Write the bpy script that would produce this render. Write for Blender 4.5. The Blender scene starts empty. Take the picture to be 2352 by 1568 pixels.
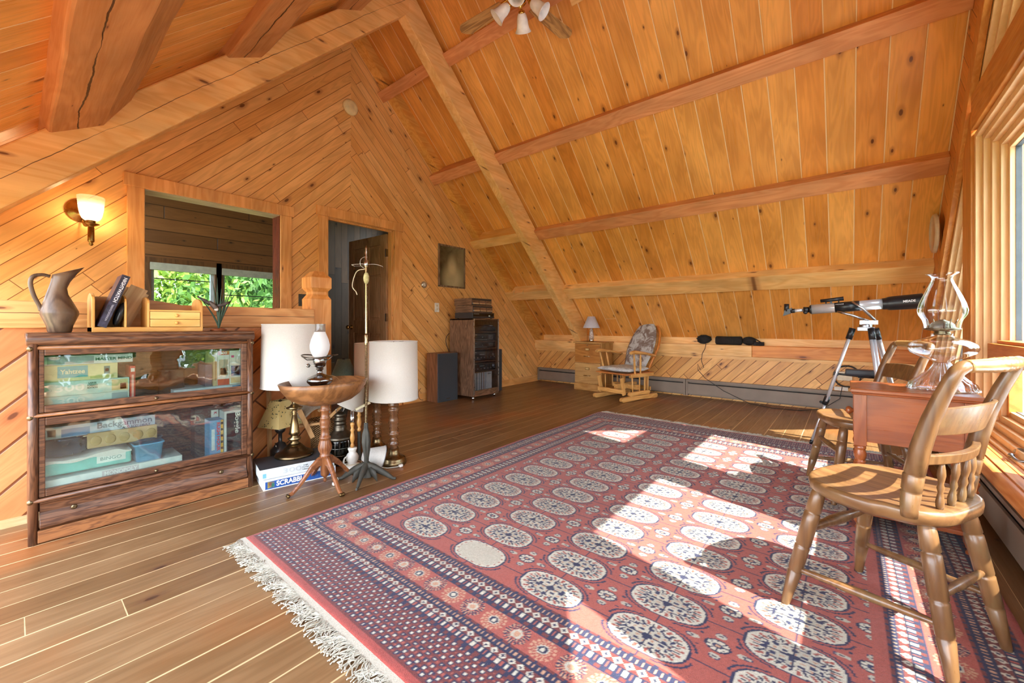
EXPO = .22; WORLD = 10.0; SUN = 23.0
import bpy, math, random
import numpy as np
from mathutils import Vector, Matrix
random.seed(7)
SC = bpy.context.scene
COL = SC.collection
PI = math.pi
def V(*a): return Vector(a)
def s2l(c):
    return tuple(((x/255.)/12.92 if x/255. <= .04045 else ((x/255.+.055)/1.055)**2.4) for x in c)

# ------------------------------------------------------------------ mesh builder
class MB:
    def __init__(self):
        self.v = []; self.f = []; self.uv = {}; self.sm = set()
    def face(self, pts, uvs=None):
        i = len(self.v); self.v += [tuple(p) for p in pts]
        self.f.append(tuple(range(i, i+len(pts))))
        if uvs: self.uv[len(self.f)-1] = uvs
    def add(self, vs, fs, smooth=False):
        i = len(self.v); self.v += [tuple(p) for p in vs]
        for f in fs:
            if smooth: self.sm.add(len(self.f))
            self.f.append(tuple(i+k for k in f))
    def box(self, x0, x1, y0, y1, z0, z1):
        return self.obox(((x0+x1)/2, (y0+y1)/2, (z0+z1)/2), (abs(x1-x0)/2, 0, 0), (0, abs(y1-y0)/2, 0), (0, 0, abs(z1-z0)/2))
    def obox(self, c, a, b, d):
        c, a, b, d = Vector(c), Vector(a), Vector(b), Vector(d)
        if a.cross(b).dot(d) < 0: a = -a
        vs = [c+sa*a+sb*b+sd*d for sd in (-1, 1) for sb in (-1, 1) for sa in (-1, 1)]
        self.add(vs, [(0, 2, 3, 1), (4, 5, 7, 6), (0, 1, 5, 4), (2, 6, 7, 3), (0, 4, 6, 2), (1, 3, 7, 5)]); return self
    def bar(self, p, q, w, h, up=(0, 0, 1)):
        p, q = Vector(p), Vector(q); d = (q-p); u = Vector(up)
        s = d.cross(u)
        if s.length < 1e-6: s = d.cross(Vector((0, 1, 0)))
        s.normalize(); t = s.cross(d).normalized()
        self.obox((p+q)/2, d/2, s*w/2, t*h/2); return self
    def rings(self, rs, cap=True, closed=False, smooth=True):
        n = len(rs[0]); vs = [p for r in rs for p in r]; fs = []
        m = len(rs)
        for i in range(m if closed else m-1):
            for k in range(n):
                a = i*n+k; b = i*n+(k+1) % n; j = (i+1) % m
                fs.append((a, b, j*n+(k+1) % n, j*n+k))
        self.add(vs, fs, smooth)
        if cap and not closed:
            i0 = len(self.v)-len(vs)
            self.f.append(tuple(i0+k for k in reversed(range(n))))
            self.f.append(tuple(i0+(m-1)*n+k for k in range(n)))
    def tube(self, path, r, n=8, cap=True, flat=1., up=None, closed=False):
        P = [Vector(p) for p in path]; m = len(P)
        R = r if isinstance(r, (list, tuple)) else [r]*m
        if 4 <= m <= 8 and not closed:
            Q = []; S = []
            for i in range(m-1):
                p0, p1, p2, p3 = P[max(i-1, 0)], P[i], P[i+1], P[min(i+2, m-1)]
                for j in range(4):
                    t_ = j/4; Q.append(.5*((2*p1)+(p2-p0)*t_+(2*p0-5*p1+4*p2-p3)*t_*t_+(3*p1-p0-3*p2+p3)*t_**3)); S.append(R[i]*(1-t_)+R[i+1]*t_)
            Q.append(P[-1]); S.append(R[-1]); P, R = Q, S; m = len(P)
        rs = []; pn = None
        for i in range(m):
            if closed: t = (P[(i+1) % m]-P[i-1])
            else: t = (P[min(i+1, m-1)]-P[max(i-1, 0)])
            if t.length < 1e-9: t = Vector((0, 0, 1))
            t.normalize()
            if pn is None:
                u = Vector(up) if up else (Vector((0, 0, 1)) if abs(t.z) < .9 else Vector((1, 0, 0)))
                pn = (u-t*u.dot(t)).normalized()
            else:
                pn = (pn-t*pn.dot(t))
                pn = pn.normalized() if pn.length > 1e-6 else t.orthogonal().normalized()
            b = t.cross(pn)
            rs.append([P[i]+(pn*math.cos(2*PI*k/n)+b*math.sin(2*PI*k/n)*flat)*R[i] for k in range(n)])
        self.rings(rs, cap, closed); return self
    def lathe(self, prof, n=24, o=(0, 0, 0), ax=(0, 0, 1), smooth=True, flute=None, cap=True):
        # prof [(r,z)] bottom to top along ax
        o = Vector(o); ax = Vector(ax).normalized()
        q = Vector((0, 0, 1)).rotation_difference(ax)
        rs = []
        for r, z in prof:
            ring = []
            for k in range(n):
                a = 2*PI*k/n; rr = r*(flute(a, z) if flute else 1)
                ring.append(o+q @ Vector((rr*math.cos(a), rr*math.sin(a), z)))
            rs.append(ring)
        self.rings(rs, cap, False, smooth); return self
    def ball(self, c, r, n=12, m=8, q=None):
        c = Vector(c); r = r if isinstance(r, (tuple, list)) else (r, r, r)
        rs = []
        for i in range(m+1):
            t = PI*(i+.02)/(m+.04)
            ring = []
            for k in range(n):
                a = 2*PI*k/n
                p = Vector((r[0]*math.sin(t)*math.cos(a), r[1]*math.sin(t)*math.sin(a), -r[2]*math.cos(t)))
                if q: p = q @ p
                ring.append(c+p)
            rs.append(ring)
        self.rings(rs); return self
    def prism(self, poly, f, d):
        # poly 2d, f(a,b)->3d, d extrude vector
        P = [Vector(f(a, b)) for a, b in poly]; d = Vector(d); n = len(P)
        nrm = Vector((0, 0, 0))
        for i in range(n): nrm += P[i].cross(P[(i+1) % n])
        if nrm.dot(d) > 0: P.reverse()
        self.add(P+[p+d for p in P], [tuple(range(n))]+[tuple(reversed(range(n, 2*n)))]+[((i+1) % n, i, n+i, n+(i+1) % n) for i in range(n)])
        return self
    def poly(self, P, uvf):
        P = [Vector(p) for p in P]
        self.face(P, [uvf(p) for p in P])
    def build(self, name, m, parent=None, bevel=0, smooth=None, **kw):
        me = bpy.data.meshes.new(name); me.from_pydata(self.v, [], self.f)
        if self.uv:
            l = me.uv_layers.new(name='UVMap')
            for p in me.polygons:
                u = self.uv.get(p.index)
                if u:
                    for k, li in enumerate(p.loop_indices): l.data[li].uv = u[k]
        if smooth is True: me.polygons.foreach_set('use_smooth', [True]*len(me.polygons))
        elif self.sm: me.polygons.foreach_set('use_smooth', [i in self.sm for i in range(len(me.polygons))])
        me.materials.append(m); me.update()
        o = bpy.data.objects.new(name, me); COL.objects.link(o)
        if parent: o.parent = parent
        if bevel:
            b = o.modifiers.new('bevel', 'BEVEL'); b.width = bevel; b.segments = 2; b.limit_method = 'ANGLE'; b.angle_limit = math.radians(40)
            b.harden_normals = False
        for k, x in kw.items(): o[k] = x
        return o
def struct(name, mb, m, bevel=0, **kw):
    o = mb.build(name, m, bevel=bevel); o['kind'] = 'structure'
    for k, x in kw.items(): o[k] = x
    return o
def thing(name, label, cat, loc=(0, 0, 0), rz=0, group=None, rot=None):
    o = bpy.data.objects.new(name, None); COL.objects.link(o); o.empty_display_size = .05
    o.location = loc; o.rotation_euler = rot if rot else (0, 0, rz)
    o['label'] = label; o['category'] = cat
    if group: o['group'] = group
    return o
def tag(o, label, cat, group=None, kind=None):
    o['label'] = label; o['category'] = cat
    if group: o['group'] = group
    if kind: o['kind'] = kind
    return o
def dup(root, loc, rz=None, label=None, name=None):
    r = root.copy(); COL.objects.link(r); r.location = loc
    if rz is not None: r.rotation_euler = (0, 0, rz)
    if label: r['label'] = label
    for ch in list(root.children):
        c = ch.copy(); COL.objects.link(c); c.parent = r
        for g in list(ch.children):
            d = g.copy(); COL.objects.link(d); d.parent = c
    return r
def text(name, s, size, m, loc, xdir, zdir, parent=None, ext=.0006, width=None, bold=0, align='CENTER'):
    cu = bpy.data.curves.new(name, 'FONT'); cu.body = s; cu.size = size; cu.extrude = ext; cu.align_x = align; cu.align_y = 'CENTER'; cu.offset = bold
    cu.resolution_u = 3
    t = bpy.data.objects.new(name+'_c', cu); COL.objects.link(t)
    dg = bpy.context.evaluated_depsgraph_get(); me = bpy.data.meshes.new_from_object(t.evaluated_get(dg))
    bpy.data.objects.remove(t, do_unlink=True); bpy.data.curves.remove(cu)
    o = bpy.data.objects.new(name, me); COL.objects.link(o); me.materials.clear(); me.materials.append(m)
    x = Vector(xdir).normalized(); z = Vector(zdir).normalized(); n = x.cross(z)
    M = Matrix((x, z, n)).transposed().to_4x4(); M.translation = Vector(loc)
    me.transform(M)
    if width:
        cs = [v.co.copy() for v in me.vertices]
        if cs:
            ds = [(c-Vector(loc)).dot(x) for c in cs]; w = max(ds)-min(ds)
            k = width/w if w > 0 else 1
            for v, d in zip(me.vertices, ds): v.co += x*(d*(k-1))
    if parent: o.parent = parent
    return o

# ------------------------------------------------------------------ node helpers
class NT:
    def __init__(self, name):
        self.m = bpy.data.materials.new(name); self.m.use_nodes = True; self.t = self.m.node_tree; self.t.nodes.clear()
        self.out = self.n('ShaderNodeOutputMaterial')
    def n(self, typ, **kw):
        x = self.t.nodes.new(typ)
        for k, v in kw.items(): setattr(x, k, v)
        return x
    def set(self, sock, v):
        if isinstance(v, bpy.types.NodeSocket): self.t.links.new(v, sock)
        elif isinstance(v, (tuple, list)):
            if len(v) == 3 and sock.type == 'RGBA': v = (*v, 1)
            sock.default_value = v
        else: sock.default_value = v
    def M(self, op, a, b=None, c=None, clamp=False):
        x = self.n('ShaderNodeMath', operation=op, use_clamp=clamp); self.set(x.inputs[0], a)
        if b is not None: self.set(x.inputs[1], b)
        if c is not None: self.set(x.inputs[2], c)
        return x.outputs[0]
    def sstep(self, v, a, b, lo=0., hi=1.):
        x = self.n('ShaderNodeMapRange', interpolation_type='SMOOTHSTEP', clamp=True)
        self.set(x.inputs[0], v); self.set(x.inputs[1], a); self.set(x.inputs[2], b); self.set(x.inputs[3], lo); self.set(x.inputs[4], hi)
        return x.outputs[0]
    def lin(self, v, a, b, lo=0., hi=1.):
        x = self.n('ShaderNodeMapRange', clamp=True)
        self.set(x.inputs[0], v); self.set(x.inputs[1], a); self.set(x.inputs[2], b); self.set(x.inputs[3], lo); self.set(x.inputs[4], hi)
        return x.outputs[0]
    def mix(self, f, a, b, mode='MIX'):
        x = self.n('ShaderNodeMix', data_type='RGBA', blend_type=mode); self.set(x.inputs[0], f); self.set(x.inputs[6], a); self.set(x.inputs[7], b)
        return x.outputs[2]
    def xyz(self, x=0., y=0., z=0.):
        c = self.n('ShaderNodeCombineXYZ'); self.set(c.inputs[0], x); self.set(c.inputs[1], y); self.set(c.inputs[2], z); return c.outputs[0]
    def sep(self, v):
        s = self.n('ShaderNodeSeparateXYZ'); self.set(s.inputs[0], v); return s.outputs
    def noise(self, v, scale=5., detail=2., rough=.5, dist=0., out=0, dim='3D'):
        x = self.n('ShaderNodeTexNoise', noise_dimensions=dim); self.set(x.inputs['Vector'], v); self.set(x.inputs['Scale'], scale); self.set(x.inputs['Detail'], detail); self.set(x.inputs['Roughness'], rough); self.set(x.inputs['Distortion'], dist)
        return x.outputs[out]
    def white(self, v, out=0):
        x = self.n('ShaderNodeTexWhiteNoise', noise_dimensions='3D'); self.set(x.inputs['Vector'], v); return x.outputs[out]
    def vor(self, v, scale=1., out='Distance', rnd=1., dim='3D'):
        x = self.n('ShaderNodeTexVoronoi', feature='F1', voronoi_dimensions=dim); self.set(x.inputs['Vector'], v); self.set(x.inputs['Scale'], scale); self.set(x.inputs['Randomness'], rnd)
        return x.outputs[out] if isinstance(out, str) else [x.outputs[o] for o in out]
    def coord(self, k='Object'): return self.n('ShaderNodeTexCoord').outputs[k]
    def bump(self, h, s=.3, d=.002):
        b = self.n('ShaderNodeBump'); self.set(b.inputs['Height'], h); b.inputs['Strength'].default_value = s; b.inputs['Distance'].default_value = d; return b.outputs[0]
    def pbr(self, col, rough=.5, metal=0., nrm=None, spec=.5, emit=None, es=0., alpha=None, trans=0., sheen=0., coat=0., sss=0.):
        p = self.n('ShaderNodeBsdfPrincipled'); self.set(p.inputs['Base Color'], col); self.set(p.inputs['Roughness'], rough); self.set(p.inputs['Metallic'], metal)
        self.set(p.inputs['Specular IOR Level'], spec)
        if nrm is not None: self.set(p.inputs['Normal'], nrm)
        if emit is not None: self.set(p.inputs['Emission Color'], emit); self.set(p.inputs['Emission Strength'], es)
        if trans: p.inputs['Transmission Weight'].default_value = trans
        if sheen: p.inputs['Sheen Weight'].default_value = sheen
        if coat: p.inputs['Coat Weight'].default_value = coat; p.inputs['Coat Roughness'].default_value = .15
        self.t.links.new(p.outputs[0], self.out.inputs[0]); return p
_mc = {}
def cached(fn):
    def w(*a, **k):
        key = (fn.__name__, a, tuple(sorted(k.items())))
        if key not in _mc: _mc[key] = fn(*a, **k)
        return _mc[key]
    return w
@cached
def plain(col, rough=.5, metal=0., spec=.5, var=.06, scale=20., sheen=0.):
    t = NT('surface'); c = s2l(col)
    n = t.noise(t.coord(), scale, 3.)
    k = t.lin(n, .3, .7, 1-var*2, 1+var*2)
    cc = t.mix(1., c, t.xyz(k, k, k), 'MULTIPLY')
    t.pbr(cc, rough, metal, spec=spec, sheen=sheen); return t.m
@cached
def planks(name, A, B, w=.1, L=3., seam=.0025, seamcol=(70, 35, 12), voff=0., uoff=0., knot=.5, kcol=(90, 40, 15), rough=.38, grain=.22, bump=.5, groove=True, blotch=.15, seamvar=False, stain=0., ring=22.):
    """boards: UV in metres, u along the board, v across"""
    t = NT(name); uv = t.n('ShaderNodeUVMap').outputs[0]; x = t.sep(uv)
    u = t.M('ADD', x[0], uoff); v = t.M('SUBTRACT', x[1], voff)
    vs = t.M('DIVIDE', v, w); row = t.M('FLOOR', vs); fv = t.M('FRACT', vs)
    rr = t.white(t.xyz(row, 3.7, 1.3))
    uu = t.M('ADD', t.M('DIVIDE', u, L), t.M('MULTIPLY', rr, 9.)); seg = t.M('FLOOR', uu); fu = t.M('FRACT', uu)
    pid = t.white(t.xyz(row, seg, .5), 1); ps = t.sep(pid)
    dv = t.M('MULTIPLY', t.M('MINIMUM', fv, t.M('SUBTRACT', 1., fv)), w)
    du = t.M('MULTIPLY', t.M('MINIMUM', fu, t.M('SUBTRACT', 1., fu)), L*(2. if seamvar else 1.))
    d = t.M('MINIMUM', dv, du)
    sw = seam
    if seamvar: sw = t.M('MULTIPLY', seam, t.lin(t.white(t.xyz(t.M('ROUND', vs), 8.1, 2.)), 0., 1., .35, 1.6))
    sm = t.sstep(d, t.M('MULTIPLY', sw, .5), t.M('MULTIPLY', sw, 1.3), 1., 0.)
    off = t.xyz(t.M('MULTIPLY', ps[0], 40.), t.M('MULTIPLY', ps[1], 40.), t.M('MULTIPLY', ps[2], 9.))
    def cv(su, sv):
        a = t.n('ShaderNodeVectorMath', operation='ADD'); t.set(a.inputs[0], t.xyz(t.M('MULTIPLY', u, su), t.M('MULTIPLY', v, sv), 0.)); t.set(a.inputs[1], off); return a.outputs[0]
    g1 = t.noise(cv(1.2, 9.), 1., 3., .5, .6)
    rings = t.M('SINE', t.M('MULTIPLY', g1, ring*2.2)); rings = t.lin(rings, -1., 1., 0., 1.)
    g2 = t.noise(cv(3., 150.), 1., 3., .6)
    # knots
    kd, kc, kp = t.vor(cv(3.0, 6.5), 1., ('Distance', 'Color', 'Position'), dim='2D')
    kr = t.sep(kc); rad = t.M('MULTIPLY', t.M('MAXIMUM', t.M('SUBTRACT', kr[0], 1-knot), 0.), .26)
    kn = t.sstep(kd, t.M('MULTIPLY', rad, .55), t.M('ADD', rad, .001), 1., 0.)
    halo = t.sstep(kd, rad, t.M('ADD', t.M('MULTIPLY', rad, 2.6), .002), 1., 0.)
    base = t.mix(ps[0], s2l(A), s2l(B))
    bl = t.noise(cv(1.6, 3.), 1., 2.)
    k = t.M('SUBTRACT', 1.+grain*.5, t.M('MULTIPLY', t.M('ADD', t.M('MULTIPLY', rings, .55), t.M('MULTIPLY', g2, .6)), grain))
    k = t.M('MULTIPLY', k, t.lin(bl, .3, .7, 1-blotch, 1+blotch*.6))
    col = t.mix(1., base, t.xyz(k, t.M('POWER', k, 1.25), t.M('POWER', k, 1.6)), 'MULTIPLY')
    if stain:
        st = t.noise(t.xyz(t.M('MULTIPLY', u, .9), v, 0.), 1.1, 3., .6)
        col = t.mix(t.sstep(st, .5, .72, 0., stain), col, s2l((150, 84, 36)))
    kk = s2l(kcol)
    col = t.mix(t.M('MULTIPLY', halo, .4), col, tuple(c*1.9 for c in kk))
    col = t.mix(t.M('MULTIPLY', kn, .85), col, kk)
    col = t.mix(t.M('MULTIPLY', sm, .9), col, s2l(seamcol))
    h = t.M('SUBTRACT', t.M('MULTIPLY', g2, .06), t.M('MULTIPLY', sm, 1. if groove else .1))
    t.pbr(col, t.lin(g2, .3, .7, rough-.05, rough+.08), 0., t.bump(h, bump, .004), .45)
    return t.m
@cached
def wood(A, B, axis='x', scale=1., rough=.4, grain=.35, knot=0., crack=0., spec=.45, coat=0., worn=0., bumps=.25, kcol=(95, 45, 18), cl=None):
    """solid wood, object coordinates, grain along the given axis"""
    t = NT('wood'); x = t.sep(t.coord()); ax = 'xyz'.index(axis)
    def cv(sl, sa):
        c = [t.M('MULTIPLY', x[i], (sl if i == ax else sa)*scale) for i in range(3)]; return t.xyz(*c)
    g1 = t.noise(cv(1.1, 8.), 1., 3., .5, .5); rings = t.lin(t.M('SINE', t.M('MULTIPLY', g1, 46.)), -1., 1.)
    g2 = t.noise(cv(5., 130.), 1., 3., .6)
    bl = t.noise(cv(2.5, 6.), 1., 2.)
    f = t.M('ADD', t.M('MULTIPLY', rings, .5), t.M('MULTIPLY', g2, .5))
    col = t.mix(t.lin(f, .25, .8, 0., 1.), s2l(A), s2l(B))
    k = t.lin(bl, .3, .7, 1-grain*.5, 1+grain*.35)
    col = t.mix(1., col, t.xyz(k, k, k), 'MULTIPLY')
    if knot:
        oth = [x[i] for i in range(3) if i != ax]
        kd, kc = t.vor(t.xyz(t.M('MULTIPLY', x[ax], 2.6*scale), t.M('MULTIPLY', t.M('ADD', oth[0], t.M('MULTIPLY', oth[1], 1.3)), 7.*scale), 0.), 1., ('Distance', 'Color'), dim='2D'); kr = t.sep(kc); rad = t.M('MULTIPLY', t.M('MAXIMUM', t.M('SUBTRACT', kr[0], 1-knot), 0.), .3)
        col = t.mix(t.M('MULTIPLY', t.sstep(kd, rad, t.M('ADD', t.M('MULTIPLY', rad, 2.2), .002), 1., 0.), .4), col, s2l(tuple(min(255, c*1.5) for c in kcol)))
        col = t.mix(t.M('MULTIPLY', t.sstep(kd, t.M('MULTIPLY', rad, .5), t.M('ADD', rad, .001), 1., 0.), .8), col, s2l(kcol))
    h = t.M('MULTIPLY', g2, .4)
    if cl:
        nz = t.noise(t.xyz(t.M('MULTIPLY', x[ax], 1.3), 0., cl[2]), 1., 5., .62); p_ = t.M('SUBTRACT', t.M('ADD', t.M('MULTIPLY', x[1], cl[0]), t.M('MULTIPLY', x[2], cl[1])), cl[2])
        p_ = t.M('ADD', p_, t.M('MULTIPLY', t.M('SUBTRACT', nz, .5), cl[4])); wv = t.lin(t.noise(t.xyz(t.M('MULTIPLY', x[ax], 2.1), 3., 1.), 1., 2.), .35, .6, .15, 1.)
        cm = t.sstep(t.M('ABSOLUTE', p_), t.M('MULTIPLY', wv, cl[3]*.6), t.M('MULTIPLY', wv, cl[3]), 1., 0.)
        col = t.mix(t.M('MULTIPLY', cm, .9), col, s2l((60, 30, 12))); h = t.M('SUBTRACT', h, cm)
    if worn:
        wn = t.noise(t.coord(), 9., 4., .6); col = t.mix(t.sstep(wn, .5, .68, 0., worn), col, s2l((120, 105, 70)))
    t.pbr(col, t.lin(g2, .3, .7, rough-.06, rough+.1), 0., t.bump(h, bumps, .002), spec, coat=coat); return t.m
@cached
def metal(col, rough=.25, var=.1):
    t = NT('metal'); n = t.noise(t.coord(), 30., 3.); k = t.lin(n, .3, .7, 1-var, 1+var)
    t.pbr(t.mix(1., s2l(col), t.xyz(k, k, k), 'MULTIPLY'), t.lin(n, .3, .7, rough*.8, rough*1.3), 1.); return t.m
@cached
def glass(tint=(245, 250, 250), refl=1., rough=0., wavy=0.):
    t = NT('thin_glass'); tr = t.n('ShaderNodeBsdfTransparent'); t.set(tr.inputs[0], s2l(tint)); gl = t.n('ShaderNodeBsdfGlossy'); gl.inputs['Roughness'].default_value = rough
    ge = t.n('ShaderNodeNewGeometry'); vm = t.n('ShaderNodeVectorMath', operation='DOT_PRODUCT'); t.set(vm.inputs[0], ge.outputs['Incoming']); t.set(vm.inputs[1], ge.outputs['Normal'])
    fz = t.M('ADD', .025, t.M('MULTIPLY', .975, t.M('POWER', t.M('SUBTRACT', 1., t.M('ABSOLUTE', vm.outputs['Value'])), 5.)))
    if wavy:
        b = t.bump(t.noise(t.coord(), 9., 2.), wavy, .01); t.set(gl.inputs['Normal'], b)
    mx = t.n('ShaderNodeMixShader'); t.set(mx.inputs[0], t.M('MULTIPLY', fz, refl, clamp=True)); t.t.links.new(tr.outputs[0], mx.inputs[1]); t.t.links.new(gl.outputs[0], mx.inputs[2])
    t.t.links.new(mx.outputs[0], t.out.inputs[0]); return t.m
@cached
def cloth(col, col2=None, scale=300., rough=.9, blot=0., trans=0.):
    t = NT('cloth'); c = t.coord(); n = t.noise(c, scale, 2.); base = t.mix(t.lin(n, .2, .8), s2l(col), s2l(col2 or tuple(int(x*.85) for x in col)))
    if blot:
        b = t.noise(c, blot, 4., .65, .4); base = t.mix(t.sstep(b, .42, .6), base, s2l(col2))
    p = t.pbr(base, rough, 0., t.bump(n, .3, .002), .2, sheen=.2)
    if trans:
        tl = t.n('ShaderNodeBsdfTranslucent'); t.set(tl.inputs[0], base); mx = t.n('ShaderNodeMixShader'); mx.inputs[0].default_value = trans
        t.t.links.new(p.outputs[0], mx.inputs[1]); t.t.links.new(tl.outputs[0], mx.inputs[2]); t.t.links.new(mx.outputs[0], t.out.inputs[0])
    return t.m
# ------------------------------------------------------------------ camera
H = .97; YAW = .6863
cam = bpy.data.cameras.new('camera'); co = bpy.data.objects.new('camera', cam); COL.objects.link(co)
cam.sensor_width = 36; cam.lens = 939.17/2352*36; cam.shift_y = -(784-746.26)/2352; cam.clip_start = .03; cam.clip_end = 300
co.location = (0, 0, H); co.rotation_euler = (PI/2, 0, YAW); SC.camera = co
SC.view_settings.view_transform = 'Standard'; SC.view_settings.look = 'None'; SC.view_settings.gamma = 1; SC.view_settings.use_curve_mapping = False
SC.view_settings.exposure = EXPO
# ------------------------------------------------------------------ daylight
w = bpy.data.worlds.new('world'); SC.world = w; w.use_nodes = True; nt = w.node_tree; nt.nodes.clear()
bg = nt.nodes.new('ShaderNodeBackground'); ow = nt.nodes.new('ShaderNodeOutputWorld'); tc = nt.nodes.new('ShaderNodeTexCoord'); sx = nt.nodes.new('ShaderNodeSeparateXYZ'); cr = nt.nodes.new('ShaderNodeValToRGB')
nt.links.new(tc.outputs['Generated'], sx.inputs[0]); nt.links.new(sx.outputs[2], cr.inputs[0]); nt.links.new(cr.outputs[0], bg.inputs[0]); nt.links.new(bg.outputs[0], ow.inputs[0])
e = cr.color_ramp.elements; e[0].position = 0.; e[0].color = (.88, .92, .95, 1); e[1].position = .8; e[1].color = (.62, .76, 1., 1)
bg.inputs[1].default_value = WORLD
sun = bpy.data.lights.new('sun', 'SUN'); so = bpy.data.objects.new('sun', sun); COL.objects.link(so)
sun.energy = SUN; sun.angle = .009; sun.color = (1., .93, .82)
so.rotation_euler = Vector((-.85, .225, -1)).to_track_quat('-Z', 'Y').to_euler(); so.location = (6, -2, 8)
# ------------------------------------------------------------------ room numbers
XG = -4.20; YR = 2.345; XW = .5835; YK = 5.86; XT0, XT1 = -3.265, -3.16
def zc(y): return 6.528-.98*(y if y > YR else 2*YR-y)
def zu(y): return 6.204-.9895*(y if y > YR else 2*YR-y)
YL = -.45
PINE = planks('pine_boards', (245, 192, 120), (233, 169, 93), w=.0885, L=2.6, seam=.0022, knot=.42, seamcol=(120, 62, 20), voff=.02, rough=.36)
CEIL = planks('ceiling_boards', (242, 173, 88), (227, 146, 62), w=.177, L=40., seam=.004, knot=.36, seamcol=(250, 214, 164), voff=-.659, rough=.3, bump=.7, blotch=.2)  # pale seamcol paints the gloss highlights along the board seams into the colour
KNEE = planks('knee_boards', (236, 180, 106), (222, 156, 82), w=.09, L=1.9, seam=.003, knot=.42, seamcol=(100, 48, 16), rough=.4)
FLOOR = planks('floor_boards', (130, 99, 66), (110, 79, 48), w=.129, L=9., seam=.0024, knot=.32, seamcol=(206, 176, 130), voff=-2.501, rough=.34, bump=.25, groove=False, seamvar=True, kcol=(62, 36, 24), grain=.3, stain=.75, blotch=.2)
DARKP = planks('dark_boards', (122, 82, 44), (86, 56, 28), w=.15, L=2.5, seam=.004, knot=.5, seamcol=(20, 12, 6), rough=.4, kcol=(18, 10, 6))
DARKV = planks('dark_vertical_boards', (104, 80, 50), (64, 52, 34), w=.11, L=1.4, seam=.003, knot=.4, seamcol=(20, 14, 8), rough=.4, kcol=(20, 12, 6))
BEAM = {a: wood((246, 196, 126), (236, 178, 104), a, knot=.34, rough=.45) for a in 'xyz'}
PURL = {a: wood((226, 156, 102), (212, 138, 84), a, knot=.2, rough=.5) for a in 'xyz'}
TB0 = (1.85, 3.607)
def TIMB(ty): return wood((198, 138, 84), (184, 122, 68), 'x', knot=.3, cl=(1., 0., ty-.105, .006, .09), rough=.55, bumps=.5, grain=.4)
RAFT = wood((244, 190, 118), (234, 172, 96), 'y', knot=.3, cl=(-.9895, 1., 1.563+.15, .0035, .13), rough=.45)
TRIM = {a: wood((236, 176, 106), (222, 156, 84), a, knot=.25, rough=.4) for a in 'xyz'}
LTRIM = {a: wood((226, 160, 92), (206, 132, 62), a, knot=.2, rough=.4) for a in 'xyz'}
r2 = math.sqrt(.5)
# floor
b = MB(); b.poly([(XG-2.3, -2.2, 0), (XW+.25, -2.2, 0), (XW+.25, YK+.1, 0), (XG-2.3, YK+.1, 0)], lambda p: (p.y, p.x))
b.box(XG-2.3, XW+.25, -2.2, YK+.1, -.12, -.001)
fl = struct('floor', b, FLOOR)
# ceiling: two slopes
b = MB()
def suv(p): return (math.hypot(p.y-YR, p.z-zc(YR)), p.x)
x0, x1 = XG-.05, XW+.15
b.poly([(x0, YR, zc(YR)), (x0, YK+.1, zc(YK+.1)), (x1, YK+.1, zc(YK+.1)), (x1, YR, zc(YR))], suv)
b.poly([(x0, YR, zc(YR)), (x1, YR, zc(YR)), (x1, YL, zc(YL)), (x0, YL, zc(YL))], suv)
b.prism([(YR, zc(YR)+.004), (YK+.3, zc(YK+.3)+.004), (YK+.3, zc(YK+.3)+.15), (YR, zc(YR)+.16), (YL, zc(YL)+.15), (YL, zc(YL)+.004)], lambda a, c: (x0-.1, a, c), (x1+.5-x0, 0, 0))
struct('ceiling', b, CEIL)
# gable wall
def dl(p): return ((p.y+p.z)*r2, (p.z-p.y)*r2)
def dr(p): return ((p.z-p.y)*r2, (p.y+p.z)*r2)
def col(b, x, y0, y1, z0, z1, uvf, flip=False):
    t0 = zc(y0) if z1 is None else z1; t1 = zc(y1) if z1 is None else z1
    P = [(x, y0, z0), (x, y1, z0), (x, y1, t1), (x, y0, t0)]
    if flip: P.reverse()
    b.poly(P, uvf)
def slabback(b, x, d, y0, y1, z0, z1):
    t0 = zc(y0) if z1 is None else z1; t1 = zc(y1) if z1 is None else z1
    b.prism([(y0, z0), (y1, z0), (y1, t1), (y0, t0)], lambda a, c: (x, a, c), (d, 0, 0))
OP = (.643, 1.62, 1.05, 2.02); DO = (2.083, 2.895, 2.10)
b = MB()
G = [(YL, OP[0], 0, None), (OP[0], OP[1], 0, OP[2]), (OP[0], OP[1], OP[3], None), (OP[1], DO[0], 0, None), (DO[0], YR, DO[2], None), (YR, DO[1], DO[2], None), (DO[1], YK+.1, 0, None)]
for i, (a, c, z0, z1) in enumerate(G):
    col(b, XG, a, c, z0, z1, dl if c <= YR+.001 else dr)
    slabback(b, XG-.003, -.11, a, c, z0, z1)
struct('wall_back', b, PINE)
# gable side trim rafters on the wall
def slopebar(b, x0, x1, y0, y1, lo, hi):
    b.prism([(y0, lo(y0)), (y1, lo(y1)), (y1, hi(y1)), (y0, hi(y0))], lambda a, c: (x0, a, c), (x1-x0, 0, 0))
b = MB(); slopebar(b, XG, -4.07, YR, 5.9, lambda y: zu(y)+.205, zc)
struct('trim_1', b, wood((232, 172, 88), (218, 150, 66), 'y', knot=.35, rough=.45))
b = MB(); slopebar(b, XG, -4.07, YL, YR, lambda y: zu(y)+.205, zc); struct('trim_2', b, TRIM['y'])
# truss rafters
b = MB(); slopebar(b, XT0, XT1, YR-.05, 5.72, zu, lambda y: zc(y)-.0); struct('trim_3', b, BEAM['y'], bevel=.006)
b = MB(); slopebar(b, XT0-.005, XT1+.005, YL, YR-.0, zu, lambda y: zu(y)+.31); struct('trim_4', b, RAFT, bevel=.01)
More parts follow.
